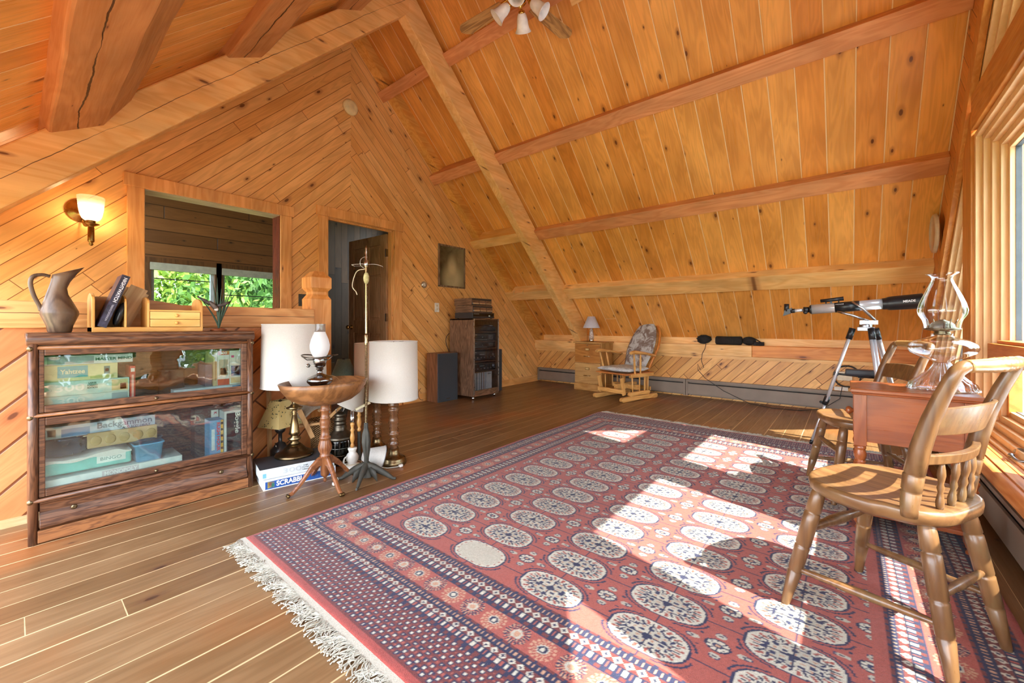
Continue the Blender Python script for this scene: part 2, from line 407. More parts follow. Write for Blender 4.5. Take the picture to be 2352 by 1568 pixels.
# purlins, right slope (D = upslope bottom edge, L = downslope bottom edge)
def purlin(n, x0, x1, D, L, m, big=0):
    b = MB(); D = Vector((0, *D)); L = Vector((0, *L)); up = Vector((0, r2, r2))*.2
    P = [D, L, L+up, D+up]
    b.prism([(p.y, p.z) for p in P], lambda a, c: (x0, a, c), (x1-x0, 0, 0))
    return struct('trim_%d' % n, b, m, bevel=.004)
PR = [((2.747, 3.706), (2.841, 3.617)), ((3.527, 2.943), (3.631, 2.855)), ((4.304, 2.190), (4.430, 2.095)), ((5.002, 1.484), (5.175, 1.350))]
for i, (D, L) in enumerate(PR): purlin(5+i, XT1-.01 if i else XT1-.01, XW if i else -1.72, D, L, PURL['x'] if i < 3 else BEAM['x'])
purlin(9, -1.72, XW, (2.70, 3.70), (2.86, 3.54), BEAM['x'])
GP = [((2.665, 3.645), (2.75, 3.565)), ((3.419, 2.892), (3.51, 2.80)), ((4.164, 2.168), (4.26, 2.068)), ((4.941, 1.471), (5.05, 1.36))]
for i, (D, L) in enumerate(GP): purlin(10+i, XG, XT0+.02, D, L, PURL['x'] if i < 2 else BEAM['x'])
# rough square purlins on the left slope
for i, (ty, tz) in enumerate(((.316, 2.062), (1.098, 2.835), (1.85, 3.607))):
    b = MB(); P = [(ty, tz), (ty-.20, tz-.108), (ty-.32, tz+.12), (ty-.05, tz+.42), (ty+.12, tz+.20)]
    n = 24; rs = []
    for k in range(n+1):
        x = XT0-.1+(XW+.02-XT0+.1)*k/n; rr = random.Random(i*50+k)
        rs.append([(x, y+rr.uniform(-.004, .004), z+rr.uniform(-.004, .004)) for y, z in P][::-1])
    b.rings(rs, smooth=False); struct('trim_%d' % (14+i), b, TIMB(ty), bevel=.012)
    b = MB(); P = [(ty-.03, tz-.03), (ty-.13, tz-.09), (ty-.2, tz+.1), (ty+.0, tz+.14)]
    b.prism(P, lambda a, c: (XG, a, c), (XT0+.02-XG, 0, 0)); struct('trim_%d' % (17+i), b, TIMB(ty), bevel=.008)
# knee wall
b = MB(); d45 = lambda p: ((p.x+p.z)*r2, (p.z-p.x)*r2)
b.poly([(XG, YK, 0), (XW+.1, YK, 0), (XW+.1, YK, .66), (XG, YK, .66)][::-1], d45)
b.box(XG, XW+.1, YK+.003, YK+.1, 0, .9)
struct('wall_far', b, KNEE)
b = MB(); b.box(XG, -.905, 5.755, YK+.02, .575, .716); struct('trim_20', b, BEAM['x'], bevel=.006)
b = MB(); b.box(-.903, XW, 5.755, YK+.02, .575, .716); struct('trim_21', b, wood((228, 150, 72), (212, 128, 52), 'x', knot=.42, rough=.45), bevel=.006)
b = MB(); b.box(XG, XW, 5.842, YK+.02, .716, .86); struct('trim_22', b, BEAM['x'])
b = MB(); b.box(XG, XW, 5.79, YK, .535, .575); struct('trim_23', b, BEAM['x'])
b = MB(); b.box(XG, XG+.018, DO[1]+.12, YK-.03, 0, .10); struct('baseboard_back', b, TRIM['y'])
# half wall, cap beam, newel
b = MB(); XH = -3.13; XHF = XH+.015
b.poly([(XH, YL, 0), (XH, 1.44, 0), (XH, 1.44, .96), (XH, YL, .96)], dl); b.box(XH-.1, XH-.002, YL, 1.44, 0, .96)
struct('wall_left', b, planks('half_wall_boards', (216, 146, 92), (196, 122, 70), w=.14, L=3., seam=.006, knot=.35, seamcol=(90, 40, 14), rough=.4))
b = MB(); b.box(XH-.13, -3.11, YL, 1.445, .955, 1.09); struct('trim_24', b, wood((228, 166, 104), (210, 142, 80), 'y', knot=.3, cl=(0., 1., 1.03, .003, .03), rough=.5), bevel=.006)
b = MB(); b.box(XHF-.015, XHF+.012, YL, 1.40, .0, .035); struct('baseboard_left', b, wood((226, 190, 140), (210, 172, 120), 'y'))
b = MB(); cx, cy = -3.195, 1.50; hw = .078
b.box(cx-hw, cx+hw, cy-hw, cy+hw, 0, 1.17)
def sq(z, h): return [(cx-h, cy-h, z), (cx+h, cy-h, z), (cx+h, cy+h, z), (cx-h, cy+h, z)]
b.rings([sq(1.17, hw), sq(1.205, hw*.72), sq(1.225, hw*.72), sq(1.255, hw*1.02), sq(1.335, hw*1.02), sq(1.385, hw*.45)], smooth=False)
tag(b.build('newel_post', wood((232, 162, 92), (216, 140, 66), 'z', knot=.25), bevel=.003), 'square pine newel post with a chamfered cap beside the doorway', 'newel post')
# ------------------------------------------------------------------ casings of opening and door
def casing(b, y0, y1, z0, z1, wd=.105, x=XG, th=.022, ear=.02, bottom=False, flat=False):
    b.box(x, x+th, y0-wd, y0, z0, z1); b.box(x, x+th, y1, y1+wd, z0, z1); b.box(x, x+th*1.25, y0-wd-ear, y1+wd+ear, z1, z1+wd)
    if bottom: b.box(x, x+th, y0-wd, y1+wd, z0-wd, z0)
b = MB(); casing(b, *OP, wd=.10); o = struct('trim_25', b, TRIM['z'], bevel=.003)
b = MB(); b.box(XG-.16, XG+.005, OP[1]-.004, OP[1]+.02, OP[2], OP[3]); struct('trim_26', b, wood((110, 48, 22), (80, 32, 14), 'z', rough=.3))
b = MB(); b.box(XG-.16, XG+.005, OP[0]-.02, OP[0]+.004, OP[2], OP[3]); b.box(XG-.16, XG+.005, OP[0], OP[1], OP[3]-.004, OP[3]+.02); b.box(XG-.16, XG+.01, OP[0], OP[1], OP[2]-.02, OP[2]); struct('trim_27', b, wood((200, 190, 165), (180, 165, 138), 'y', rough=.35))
b = MB(); casing(b, DO[0], DO[1], 0, DO[2], wd=.10); struct('trim_28', b, TRIM['z'], bevel=.003)
b = MB()
for k, (i, x0_, x1_) in enumerate(((0, -.02, 0), (.014, -.06, -.022), (0, -.115, -.062))):
    b.box(XG+x0_, XG+x1_, DO[0]-.02, DO[0]+.005+i, 0, DO[2]); b.box(XG+x0_, XG+x1_, DO[1]-.005-i, DO[1]+.02, 0, DO[2]); b.box(XG+x0_, XG+x1_, DO[0], DO[1], DO[2]-.005-i, DO[2]+.02)
struct('trim_29', b, TRIM['z'], bevel=.002)
# rooms beyond the gable
XF = -6.35
b = MB(); wy = [(1.03, 1.66), (1.745, 2.42)]; wz = (.95, 1.70)
hv = lambda p: (p.y, p.z)
def colx(b, y0, y1, z0, z1, uvf):
    b.poly([(XF, y0, z0), (XF, y1, z0), (XF, y1, z1), (XF, y0, z1)], uvf); b.box(XF-.12, XF-.003, y0, y1, z0, z1)
for a, c, z0, z1 in ((-2, wy[0][0], 0, 3.2), (wy[0][0], wy[0][1], 0, wz[0]), (wy[0][0], wy[0][1], wz[1], 3.2), (wy[0][1], wy[1][0], 0, 3.2), (wy[1][0], wy[1][1], 0, wz[0]), (wy[1][0], wy[1][1], wz[1], 3.2), (wy[1][1], 2.60, 0, 3.2)): colx(b, a, c, z0, z1, hv)
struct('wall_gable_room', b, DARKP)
b = MB(); vv = lambda p: (p.z, p.y+p.x)
b.poly([(XF, 2.60, 0), (XF, 4.4, 0), (XF, 4.4, 3.2), (XF, 2.60, 3.2)], vv); b.box(XF-.1, XF-.003, 2.6, 4.4, 0, 3.2)
b.poly([(XG-.12, 1.9, 0), (XF, 2.55, 0), (XF, 2.55, 3.2), (XG-.12, 1.9, 3.2)][::-1], vv); 
b.prism([(XG-.12, 1.9), (XF, 2.55), (XF, 2.5), (XG-.12, 1.85)], lambda a, c: (a, c, 0), (0, 0, 3.2))
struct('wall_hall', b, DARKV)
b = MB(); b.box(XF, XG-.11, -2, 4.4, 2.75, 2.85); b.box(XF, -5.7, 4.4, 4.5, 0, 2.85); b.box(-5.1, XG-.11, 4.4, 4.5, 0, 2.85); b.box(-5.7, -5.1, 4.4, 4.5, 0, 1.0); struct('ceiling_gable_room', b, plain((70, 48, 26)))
for i, (a, c) in enumerate(wy):
    b = MB(); casing(b, a, c, wz[0], wz[1], wd=.07, x=XF, ear=0, bottom=True); o = struct('window_%d' % (1+i), b, wood((92, 62, 32), (70, 44, 20), 'z'))
    b = MB(); f = .035; b.box(XF-.08, XF-.03, a, a+f, *wz); b.box(XF-.08, XF-.03, c-f, c, *wz); b.box(XF-.08, XF-.03, a, c, wz[0], wz[0]+f); b.box(XF-.08, XF-.03, a, c, wz[1]-f, wz[1])
    b.build('sash', plain((160, 175, 180), .4), o)
    b = MB(); b.box(XF-.07, XF-.065, a+f, c-f, wz[0]+f, wz[1]-f); b.build('pane', glass(), o)
    b = MB(); b.box(XF-.028, XF+.03, a-.01, c+.01, wz[1]-.075, wz[1]+.012); b.build('blind', plain((150, 155, 140), .6), o)
    zz = 1.53 if i == 0 else 1.37
    b = MB(); b.box(XF-.064, XF-.056, a+f, c-f, zz-.006, zz+.006); b.build('glazing_bar', plain((40, 44, 44)), o)
# ------------------------------------------------------------------ window wall
b = MB(); zs = .33; zh = 2.11; zh2 = 2.315
WA = (2.42, 3.628); WB = (1.10, 2.31); P1 = (3.628, 3.848)
def s4(y): return 5.87-(y if y > YR else 2*YR-y)
dw = lambda p: ((p.y+p.z)*r2, (p.z-p.y)*r2)
def wq(P):
    P3 = [(XW, y, z) for y, z in P]; b.poly(P3[::-1], dw); b.prism(P, lambda a, c: (XW+.003, a, c), (.12, 0, 0))
wq([(YL, 0), (YK+.1, 0), (YK+.1, zs), (YL, zs)])
for s in (1, -1):
    m = (lambda y: y) if s == 1 else (lambda y: 2*YR-y)
    wq([(m(5.45), zs), (m(5.96), zs), (m(5.96), zc(5.96)), (m(YR), zc(YR)), (m(YR), s4(YR)-.02), (m(5.45), s4(5.45))])
struct('wall_right', b, planks('window_wall_boards', (228, 156, 80), (212, 134, 60), w=.14, L=3.5, seam=.003, knot=.3, seamcol=(110, 52, 16), rough=.4))
OR = wood((216, 148, 74), (200, 128, 56), 'z', knot=.12, rough=.38)
b = MB(); b.box(XW-.012, XW+.13, *P1, zs, 2.29); struct('trim_30', b, OR, bevel=.003)
b = MB(); b.box(XW-.012, XW+.13, 1.02, 1.12, zs, 2.29); struct('trim_31', b, OR, bevel=.003)
b = MB(); b.box(XW-.012, XW+.13, WB[1], WA[0], zs, 3.5); struct('trim_32', b, OR, bevel=.003)
b = MB(); b.box(XW-.02, XW+.13, 1.12, 3.57, zh, zh2); struct('trim_33', b, wood((214, 146, 72), (196, 124, 54), 'y', knot=.15, rough=.38), bevel=.003)
b = MB(); slopebar(b, XW-.03, XW+.02, YR, 5.8, lambda y: s4(y)-.0, lambda y: s4(y)+.16); struct('trim_34', b, OR, bevel=.002)
b = MB(); slopebar(b, XW-.03, XW+.02, YL, YR, lambda y: s4(y)-.0, lambda y: s4(y)+.16); struct('trim_35', b, OR, bevel=.002)
# stepped jambs
CED = {a: wood((240, 200, 148), (234, 192, 138), a, rough=.45, knot=.08, bumps=.08, grain=.12) for a in 'xyz'}
def inset(P, d):
    n = len(P); out = []
    for i in range(n):
        p0, p1, p2 = Vector(P[i-1]), Vector(P[i]), Vector(P[(i+1) % n]); e1 = (p1-p0).normalized(); e2 = (p2-p1).normalized()
        n1 = Vector((-e1.y, e1.x)); n2 = Vector((-e2.y, e2.x)); k = d/(1+n1.dot(n2)); out.append(p1+(n1+n2)*k)
    return [tuple(p) for p in out]
def frame(b, P, w0, w1, x0, x1):
    # ring polygon between inset w0 and w1, from x0 to x1 (P counter-clockwise in y,z)
    A = inset(P, w0); B = inset(P, w1); n = len(P)
    for i in range(n):
        j = (i+1) % n
        b.prism([A[i], A[j], B[j], B[i]], lambda a, c: (x0, a, c), (x1-x0, 0, 0))
def window(n, P, glassw=.165, xs=XW, mat=CED):
    b = MB(); st = [(0, .030), (.030, .062), (.062, .10), (.10, .135), (.135, glassw)]
    for k, (a, c) in enumerate(st): frame(b, P, a, c, xs+.003+k*.026, xs+.155)
    o = struct('window_%d' % n, b, mat['z'], bevel=.002)
    B = inset(P, glassw-.004); 
    g = MB(); g.prism(B, lambda a, c: (xs+.138, a, c), (.004, 0, 0)); g.build('pane', glass(), o)
    b = MB(); frame(b, P, glassw-.012, glassw+.004, xs+.128, xs+.15); b.build('gasket', plain((70, 76, 80), .5), o)
    return o
wA = window(3, [(WA[0], zs), (WA[1], zs), (WA[1], zh), (WA[0], zh)])
wB = window(4, [(WB[0], zs), (WB[1], zs), (WB[1], zh), (WB[0], zh)])
window(5, [(P1[1], .42), (5.4, .42), (P1[1], s4(P1[1]))])
window(6, [(2*YR-5.4, .42), (1.04, .42), (1.04, s4(1.04))])
window(7, [(WA[0], zh2), (5.87-zh2, zh2), (WA[0], s4(WA[0]))])
b = MB(); b.prism([(2*YR-(5.87-zh2)-.02, zh2-.01), (WB[1]+.01, zh2-.01), (WB[1]+.01, 5.87-2*YR+WB[1]+.03)], lambda a, c: (XW+.002, a, c), (.1, 0, 0)); struct('trim_37', b, OR)  # unseen panel added over the left upper opening to block its sun patch
for o_, W in ((wA, WA), (wB, WB)):
    y0, y1 = W[0]+.165, W[1]-.165
    b = MB(); b.box(XW+.035, XW+.15, y0-.06, y1+.055, .772, .868); b.box(XW+.06, XW+.15, y0, y1, .868, .885); b.build('rail', wood((212, 128, 56), (196, 110, 42), 'y', rough=.4), o_, bevel=.004)
    b = MB(); frame(b, [(y0-.02, .36), (y1+.02, .36), (y1+.02, .772), (y0-.02, .772)], 0, .03, XW+.10, XW+.15); b.build('sash', wood((214, 140, 62), (198, 118, 46), 'y', rough=.4), o_, bevel=.003)
# sills with slats
b = MB(); b.tube([(XW-.085, .2, .315), (XW-.085, 5.4, .315)], .03, 12); b.box(XW-.085, XW+.02, .2, 5.4, .285, .345)
for k in range(4): b.box(XW-.07+k*.042, XW-.034+k*.042, .2, 5.4, .345, .351-k*.002)
struct('trim_36', b, wood((214, 146, 84), (190, 118, 60), 'y', rough=.45))
# ------------------------------------------------------------------ rug
def make_rug():
    W, Lr, st = 2.545, 3.46, .0045; X0, Y0 = -2.113, .665
    nx, ny = int(W/st)+1, int(Lr/st)+1
    u, v = np.meshgrid(np.arange(nx)*st, np.arange(ny)*st); W = (nx-1)*st; Lr = (ny-1)*st
    rng = np.random.default_rng(3)
    C = lambda c: np.array(s2l(c))
    RED, DRED, NAVY, CREAM, TAN, GRY = C((152, 78, 66)), C((102, 48, 45)), C((38, 40, 66)), C((184, 179, 160)), C((176, 136, 108)), C((140, 138, 130))
    img = np.empty(u.shape+(3,)); img[:] = RED
    def put(m, c): img[m] = c
    du = np.minimum(u, W-u); dv = np.minimum(v, Lr-v)
    a = np.interp(du, [0, .03, .14, .25, .335, 2], [-.3, 0, 1, 2, 3, 9]); b_ = np.interp(dv, [0, .185, .285, .375, .49, 2], [-2, 0, 1, 2, 3, 9])
    t = np.minimum(a, b_); along = np.where(a < b_, v, u); jit = .0
    # end bands of small diagonal hooks
    end = (t < 0) & (dv < .2) & (du > .02)
    s = .030; q = np.where(v < Lr/2, v, Lr-v)
    row = np.floor(q/(s*.62)); uu = u+row*s*.5; cu = np.mod(uu, s)/s; cv = np.mod(q, s*.62)/(s*.62)
    m = end & (dv > .035)
    put(m, DRED); put(m & (cu < .62) & (cv > .12) & (cv < .92) & ~((cu > .42) & (cv < .4)), NAVY)
    put(m & (cu > .16) & (cu < .44) & (cv > .35) & (cv < .8), CREAM); put(m & (cu > .66) & (cu < .9) & (cv > .3) & (cv < .62), RED)
    put((t < 0) & (dv > .028) & (dv < .037), DRED); put((t < 0) & ((du < .02) | (dv < .028)), C((150, 68, 60)))
    # navy guard bands
    for k, per in ((0, .033), (2, .036)):
        m = (t >= k) & (t < k+1); f = t-k; al = np.mod(along, per)/per; alr = np.mod(along, per*2)/(per*2)
        put(m, NAVY)
        put(m & (f < .13) & (al > .25) & (al < .75), DRED)
        mm = m & (f > .18) & (f < .36); put(mm & (np.abs(al-.5) < .16), CREAM); put(mm & (np.abs(al-.5) > .4), RED)
        mm = m & (f > .4) & (f < .66); put(mm, DRED); put(mm & (np.abs(al-.5)*2+np.abs(f-.53)/.13*.8 < .8), CREAM); put(mm & (np.abs(al-.5)*2+np.abs(f-.53)/.13*.8 < .35), NAVY)
        mm = m & (f > .72) & (f < .86); put(mm & (np.abs(np.mod(al*2, 1)-.5) < .22), TAN)
        put(m & (f > .92) & (al > .3), DRED)
        put(m & (((f > .375) & (f < .395)) | ((f > .665) & (f < .69))), NAVY*.8)
    # rosette band
    m = (t >= 1) & (t < 2); per = .0975
    for side in (0, 1):
        ms = m & ((a < b_) == (side == 1)); wd = .11 if side else .09
        al = along-(0 if side else .0); idx = np.floor(al/per); x = np.mod(al, per)-per/2; y = (t-1.5)*wd
        r = np.hypot(x, y); an = np.arctan2(y, x); odd = np.mod(idx, 2) > .5
        sp = np.mod(an/(2*PI)*16, 1)
        put(ms & (r < .043) & (r > .033) & (sp < .55), TAN); put(ms & (r < .030) & (r > .021) & (sp > .4), np.where(True, TAN, TAN))
        put(ms & odd & (r < .043) & (r > .022) & (np.mod(an/(2*PI)*22, 1) < .45), NAVY)
        put(ms & (r < .019), CREAM*.85); put(ms & ~odd & (r < .015), NAVY); put(ms & ~odd & (r < .008), CREAM); put(ms & odd & (r < .011), TAN)
        put(ms & (np.abs(y) > wd*.47), NAVY)
    # field
    F = t >= 3; xc = X0*0+(u+X0-(-.84))  # relative to centre column
    px, py = .36, .1913; oy = 1.247-Y0
    gx = np.round(xc/px); gy = np.round((v-oy)/py); x = xc-gx*px; y = v-oy-gy*py
    ny_ = int(round((Lr-2*oy)/py)); py2 = (Lr-2*oy)/ny_
    gy = np.round((v-oy)/py2); y = v-oy-gy*py2
    ok = F & (gy >= 0) & (gy <= ny_) & (np.abs(gx) <= 2)
    aa, bb = .128, .077; R = (np.abs(x/aa)**2.5+np.abs(y/bb)**2.5)**(1/2.5); an = np.arctan2(y/bb, x/aa); lobe = np.mod(an/(2*PI)*18, 1)
    line = F & ((np.abs(x) < .0024) | (np.abs(y) < .0018)) & (np.abs(gx) <= 2)
    put(line, NAVY)
    corner = (np.abs(np.mod(an, PI/2)-PI/4) < .5)
    put(ok & (R < 1.13) & (R > 1.07) & corner, NAVY)
    put(ok & (R < 1.0), NAVY*1.1)
    put(ok & (R < .94), CREAM); wob = .1*np.sin(an*18)
    put(ok & (R < .80+wob*.7) & (R > .62) & (lobe > .38) & (lobe < .62), NAVY); put(ok & (R < .87) & (R > .66) & ((lobe > .86) | (lobe < .14)), RED*.9); put(ok & (R < .74) & (R > .66) & (np.mod(lobe+.25, .5) < .12), GRY*.6)
    put(ok & (R < .6+wob*.4), NAVY*1.2); quad = (x*y > 0)
    core = ok & (R < .54+wob*.4); put(core & quad, CREAM*.78); put(core & ~quad, CREAM*.92)
    hsh = np.sin(x*130+np.sign(y)*1.3)*np.sin(y*210+gx)
    put(core & (hsh > .38), NAVY*1.2); put(core & (hsh < -.72), TAN*.9)
    put(ok & (R < .6) & ((np.abs(x) < .0030) | (np.abs(y) < .0022)), NAVY); put(ok & (R < .13), NAVY)
    pale = ok & (gx == -1) & (gy == 0) & (R < .82); put(pale, CREAM*.86)
    # minor motifs
    x2 = np.mod(xc, px)-px/2; y2 = np.mod(v-oy, py2)-py2/2; okm = F & (v > oy) & (v < Lr-oy) & (np.abs(xc) < 2.5*px)
    R2 = (np.abs(x2/.036)**2.2+np.abs(y2/.026)**2.2)**(1/2.2); an2 = np.arctan2(y2/.026, x2/.036)
    put(okm & (R2 < 1.02), NAVY); put(okm & (R2 < .86) & (np.mod(an2/(2*PI)*8, 1) > .2), CREAM); put(okm & (R2 < .42), NAVY*1.3); put(okm & (R2 < .2), TAN)
    for sx, sy, rx, ry in ((0, 1, .017, .013), (0, -1, .017, .013), (1, 0, .022, .009), (-1, 0, .022, .009)):
        xx, yy = x2-sx*.072, y2-sy*.047; R3 = np.hypot(xx/rx, yy/ry)
        put(okm & (R3 < 1.), CREAM*.8); put(okm & (R3 > .75) & (R3 < 1.) & ((yy*sy > 0) | (xx*sx > 0)), NAVY*1.5); put(okm & (R3 < .3), NAVY)
    put(okm & (np.abs(np.abs(x2)-.05) < .005) & (np.abs(np.abs(y2)-.03) < .004), NAVY)
    # pile variation, wear
    n1 = rng.random(u.shape); k = .9+.2*n1
    big = np.zeros(u.shape)
    for i in range(14):
        fx, fy, ph = rng.uniform(-3, 3), rng.uniform(-3, 3), rng.uniform(0, 6); big += np.sin(fx*u*2+fy*v*2+ph)
    k *= 1+.018*big
    rows_ = np.repeat(rng.random((ny, 1)), nx, 1); k *= .975+.05*rows_
    img *= k[..., None]
    edge = np.minimum(np.minimum(du, dv)/.012, 1.)
    wav = .006*np.sin(v*2.3+.4)+.004*np.sin(v*5.1)
    xx = X0+u+wav*np.clip(1-u/W, 0, 1)-.02*np.clip((v-2.2)/1.2, 0, 1)*(1-u/W); yy = Y0+v+.006*np.sin(u*3.1)*(v/Lr)-.05*(v/Lr)*(u/W)
    zz = .010*np.sqrt(np.clip(edge*(2-edge), 0, 1))+.0012*rng.random(u.shape)+.0007*np.sin(u*40)*np.sin(v*23)+.001
    co_ = np.stack([xx, yy, zz], -1).reshape(-1, 3)
    I = np.arange(nx*ny).reshape(ny, nx); q = np.stack([I[:-1, :-1], I[:-1, 1:], I[1:, 1:], I[1:, :-1]], -1).reshape(-1, 4)
    me = bpy.data.meshes.new('pile'); me.vertices.add(len(co_)); me.vertices.foreach_set('co', co_.astype(np.float32).ravel())
    me.loops.add(q.size); me.loops.foreach_set('vertex_index', q.astype(np.int32).ravel()); me.polygons.add(len(q)); me.polygons.foreach_set('loop_start', np.arange(0, q.size, 4, dtype=np.int32)); me.polygons.foreach_set('use_smooth', np.ones(len(q), dtype=bool))
    me.update(calc_edges=True)
    ca = me.color_attributes.new('weave', 'FLOAT_COLOR', 'POINT'); ca.data.foreach_set('color', np.concatenate([img.reshape(-1, 3), np.ones((nx*ny, 1))], 1).astype(np.float32).ravel())
    t = NT('wool_pile'); at = t.n('ShaderNodeAttribute', attribute_name='weave'); nn = t.noise(t.coord(), 420., 2.)
    t.pbr(t.mix(1., at.outputs[0], t.xyz(*[t.lin(nn, .3, .7, .82, 1.16)]*3), 'MULTIPLY'), .92, 0., t.bump(nn, .5, .004), .12, sheen=.15)
    me.materials.append(t.m)
    R = thing('rug', 'red and navy fringed oriental rug with rows of oval medallions covering the plank floor', 'rug', (X0, Y0, 0))
    o = bpy.data.objects.new('pile', me); COL.objects.link(o); o.parent = R; me.transform(Matrix.Translation((-X0, -Y0, 0)))
    # kilim ends and fringe
    FR = cloth((196, 190, 172), (156, 150, 132), 300.)
    for e, (yb, sg, skew) in enumerate(((0, -1, 0), (Lr, 1, -.05))):
        b = MB(); n = 60
        P = []
        for i in range(n+1):
            x = W*i/n; y = yb+skew*(i/n)+(.006*math.sin(x*3.1) if e else 0); P.append((x, y))
        for i in range(n):
            (xa, ya), (xb, yb2) = P[i], P[i+1]
            x_, y_ = .5*(xa+xb), .5*(ya+yb2)
            b.obox((x_, y_+sg*.007, .005), ((xb-xa)/2, (yb2-ya)/2, 0), (0, .011, 0), (0, 0, .003))
        b.build('kilim_edge', FR, R)
        b = MB(); rr = random.Random(5+e); i = 0; x = .002
        while x < W:
            y = yb+skew*(x/W)+(.006*math.sin(x*3.1) if e else 0)+sg*.016; lean = .014*math.sin(x*31+1)+.010*math.sin(x*73)
            ln = rr.uniform(.045, .08)
            for k in range(2):
                p = [(x, y, .006)]; cx_, cy_ = x, y; an = lean*30+rr.uniform(-.5, .5)
                for j in range(4):
                    cx_ += math.sin(an)*ln/4; cy_ += sg*math.cos(an)*ln/4; an += rr.uniform(-.55, .55); p.append((cx_, cy_, .003+rr.random()*.008))
                b.tube(p, [.0022, .002, .0018, .0016, .0022], 4)
            x += .0048*rr.uniform(.7, 1.3)
        b.build('fringe', FR, R, kind='stuff')
make_rug()
# ------------------------------------------------------------------ bookcase
OAK = {a: wood((112, 74, 50), (70, 42, 27), a, grain=.22, rough=.36, scale=3.2) for a in 'xyz'}
OAKL = {a: wood((150, 98, 58), (112, 70, 42), a, grain=.25, rough=.36, scale=3.2) for a in 'xyz'}
BRASSD = metal((120, 105, 80), .35); BLK = plain((24, 24, 26), .45); WHT = plain((235, 234, 228), .5)
BX, BY, BW = -2.767, .043, .873
bc = thing('bookcase', 'dark oak two-tier barrister bookcase with lift-up glass doors and a bottom drawer', 'bookcase', (BX, BY, 0))
D = -.29
b = MB(); b.box(D, -.012, 0.0, .020, .03, .90); b.build('side_panel', OAK['z'], bc, bevel=.003)
b = MB(); b.box(D, -.012, BW-.020, BW, .03, .90); b.build('side_panel', OAK['z'], bc, bevel=.003)
b = MB(); b.box(D, D+.01, .02, BW-.02, .06, .90); b.build('back_panel', OAK['y'], bc)
for z in (.200, .582): b = MB(); b.box(D+.01, -.03, .02, BW-.02, z-.018, z); b.build('shelf', OAK['y'], bc)
b = MB(); b.box(D-.0, .006, -.008, BW+.008, .905, .935); b.tube([(-.012, -.008, .905), (-.012, BW+.008, .905)], .026, 14); b.box(D, -.012, 0, BW, .868, .905)
b.build('top_board', OAK['y'], bc, bevel=.006)
b = MB(); b.tube([(-.006, .0, .868), (-.006, BW, .868)], .009, 10); b.build('upper_molding', OAKL['y'], bc)
b = MB(); b.box(-.03, .0, .012, BW-.012, .560, .576); b.tube([(.0, 0, .568), (.0, BW, .568)], .008, 10); b.build('middle_molding', OAKL['y'], bc)
b = MB(); b.tube([(.0, 0, .192), (.0, BW, .192)], .0085, 10); b.box(-.03, 0, .012, BW-.012, .182, .200); b.build('lower_molding', OAK['y'], bc)
for y in (.014, BW-.014):
    b = MB(); b.tube([(-.008, y, .0), (-.008, y, .90)], .016, 12); b.build('corner_post', OAK['z'], bc)
    for z in (.865, .562, .192): b = MB(); b.ball((-.002, y+(-.008 if y < .3 else .008), z), .013, 10, 6); b.build('corner_band', BRASSD, bc)
    b = MB(); b.lathe([(.013, 0), (.016, .003), (.012, .006)], 12, (-.008, y, 0)); b.build('foot', metal((190, 190, 190), .3), bc)
def bdoor(z0, z1, gy0, gy1, gz0, gz1, n):
    y0, y1 = .030, BW-.030
    b = MB(); x0, x1 = -.026, -.004
    b.box(x0, x1, y0, gy0, z0, z1); b.box(x0, x1, gy1, y1, z0, z1); b.box(x0, x1, gy0, gy1, z0, gz0); b.box(x0, x1, gy0, gy1, gz1, z1)
    d = b.build('door', OAK['y'], bc, bevel=.003)
    b = MB(); b.box(-.017, -.014, gy0-.003, gy1+.003, gz0-.003, gz1+.003); b.build('glass_pane', glass((236, 243, 240), refl=4.2, wavy=.12), d)
    b = MB(); b.ball((.004, .427, z0+.014), .008, 10, 6); b.build('knob', BRASSD, d)
bdoor(.578, .862, .046, .815, .609, .833, 0)
bdoor(.203, .556, .049, .817, .236, .520, 1)
b = MB(); pr = [(0.0, .062), (.012, .072), (.012, .085), (.0, .105), (-.008, .135), (-.006, .165), (.0, .180)]
b.rings([[(x, y, z) for x, z in pr]+[(-.03, y, .180), (-.03, y, .062)] for y in (.032, BW-.032)], smooth=False)
dr_ = b.build('drawer', OAK['y'], bc, bevel=.002)
for y in (.136, .71): b = MB(); b.lathe([(.005, 0), (.005, .01), (.011, .014), (.011, .019), (.006, .022)], 12, (-.004, y, .134), (1, 0, 0)); b.build('knob', BRASSD, dr_)
b = MB(); b.box(-.035, .008, .026, BW-.026, .006, .060); b.build('plinth', OAKL['y'], bc, bevel=.002)

# things inside the bookcase (local -> world helper)
def bxw(x, y, z): return (BX+x, BY+y, z)
def gamebox(label, y0, y1, z0, z1, x1, dep, colr, name='game_box', cat='game box', group=None, decals=(), side=None):
    g = thing(name, label, cat, bxw(x1, (y0+y1)/2, z0), 0, group); w_, h = (y1-y0)/2, z1-z0
    b = MB(); b.box(-dep, 0, -w_, w_, 0, h); b.build('box_body', plain(colr, .55), g, bevel=.0015)
    for dcl in decals:
        if dcl[0] == 'r': _, a0, a1, c0, c1, cc = dcl; b = MB(); b.box(0, .0006, -w_+a0, -w_+a1, c0, c1); b.build('printed_panel', plain(cc, .5), g)
        elif dcl[0] == 't': _, s, sz, ty, tz, cc, wd = dcl[:7]; text('lettering', s, sz, plain(cc, .5), (.0008, -w_+ty, tz), (0, 1, 0), (0, 0, 1), g, .0004, wd, bold=.0006)
        elif dcl[0] == 'v': _, s, sz, ty, tz, cc, wd = dcl[:7]; text('lettering', s, sz, plain(cc, .5), (.0008, -w_+ty, tz), (0, 0, -1), (0, 1, 0), g, .0004, wd, bold=.0006)
    return g
XI = -.045
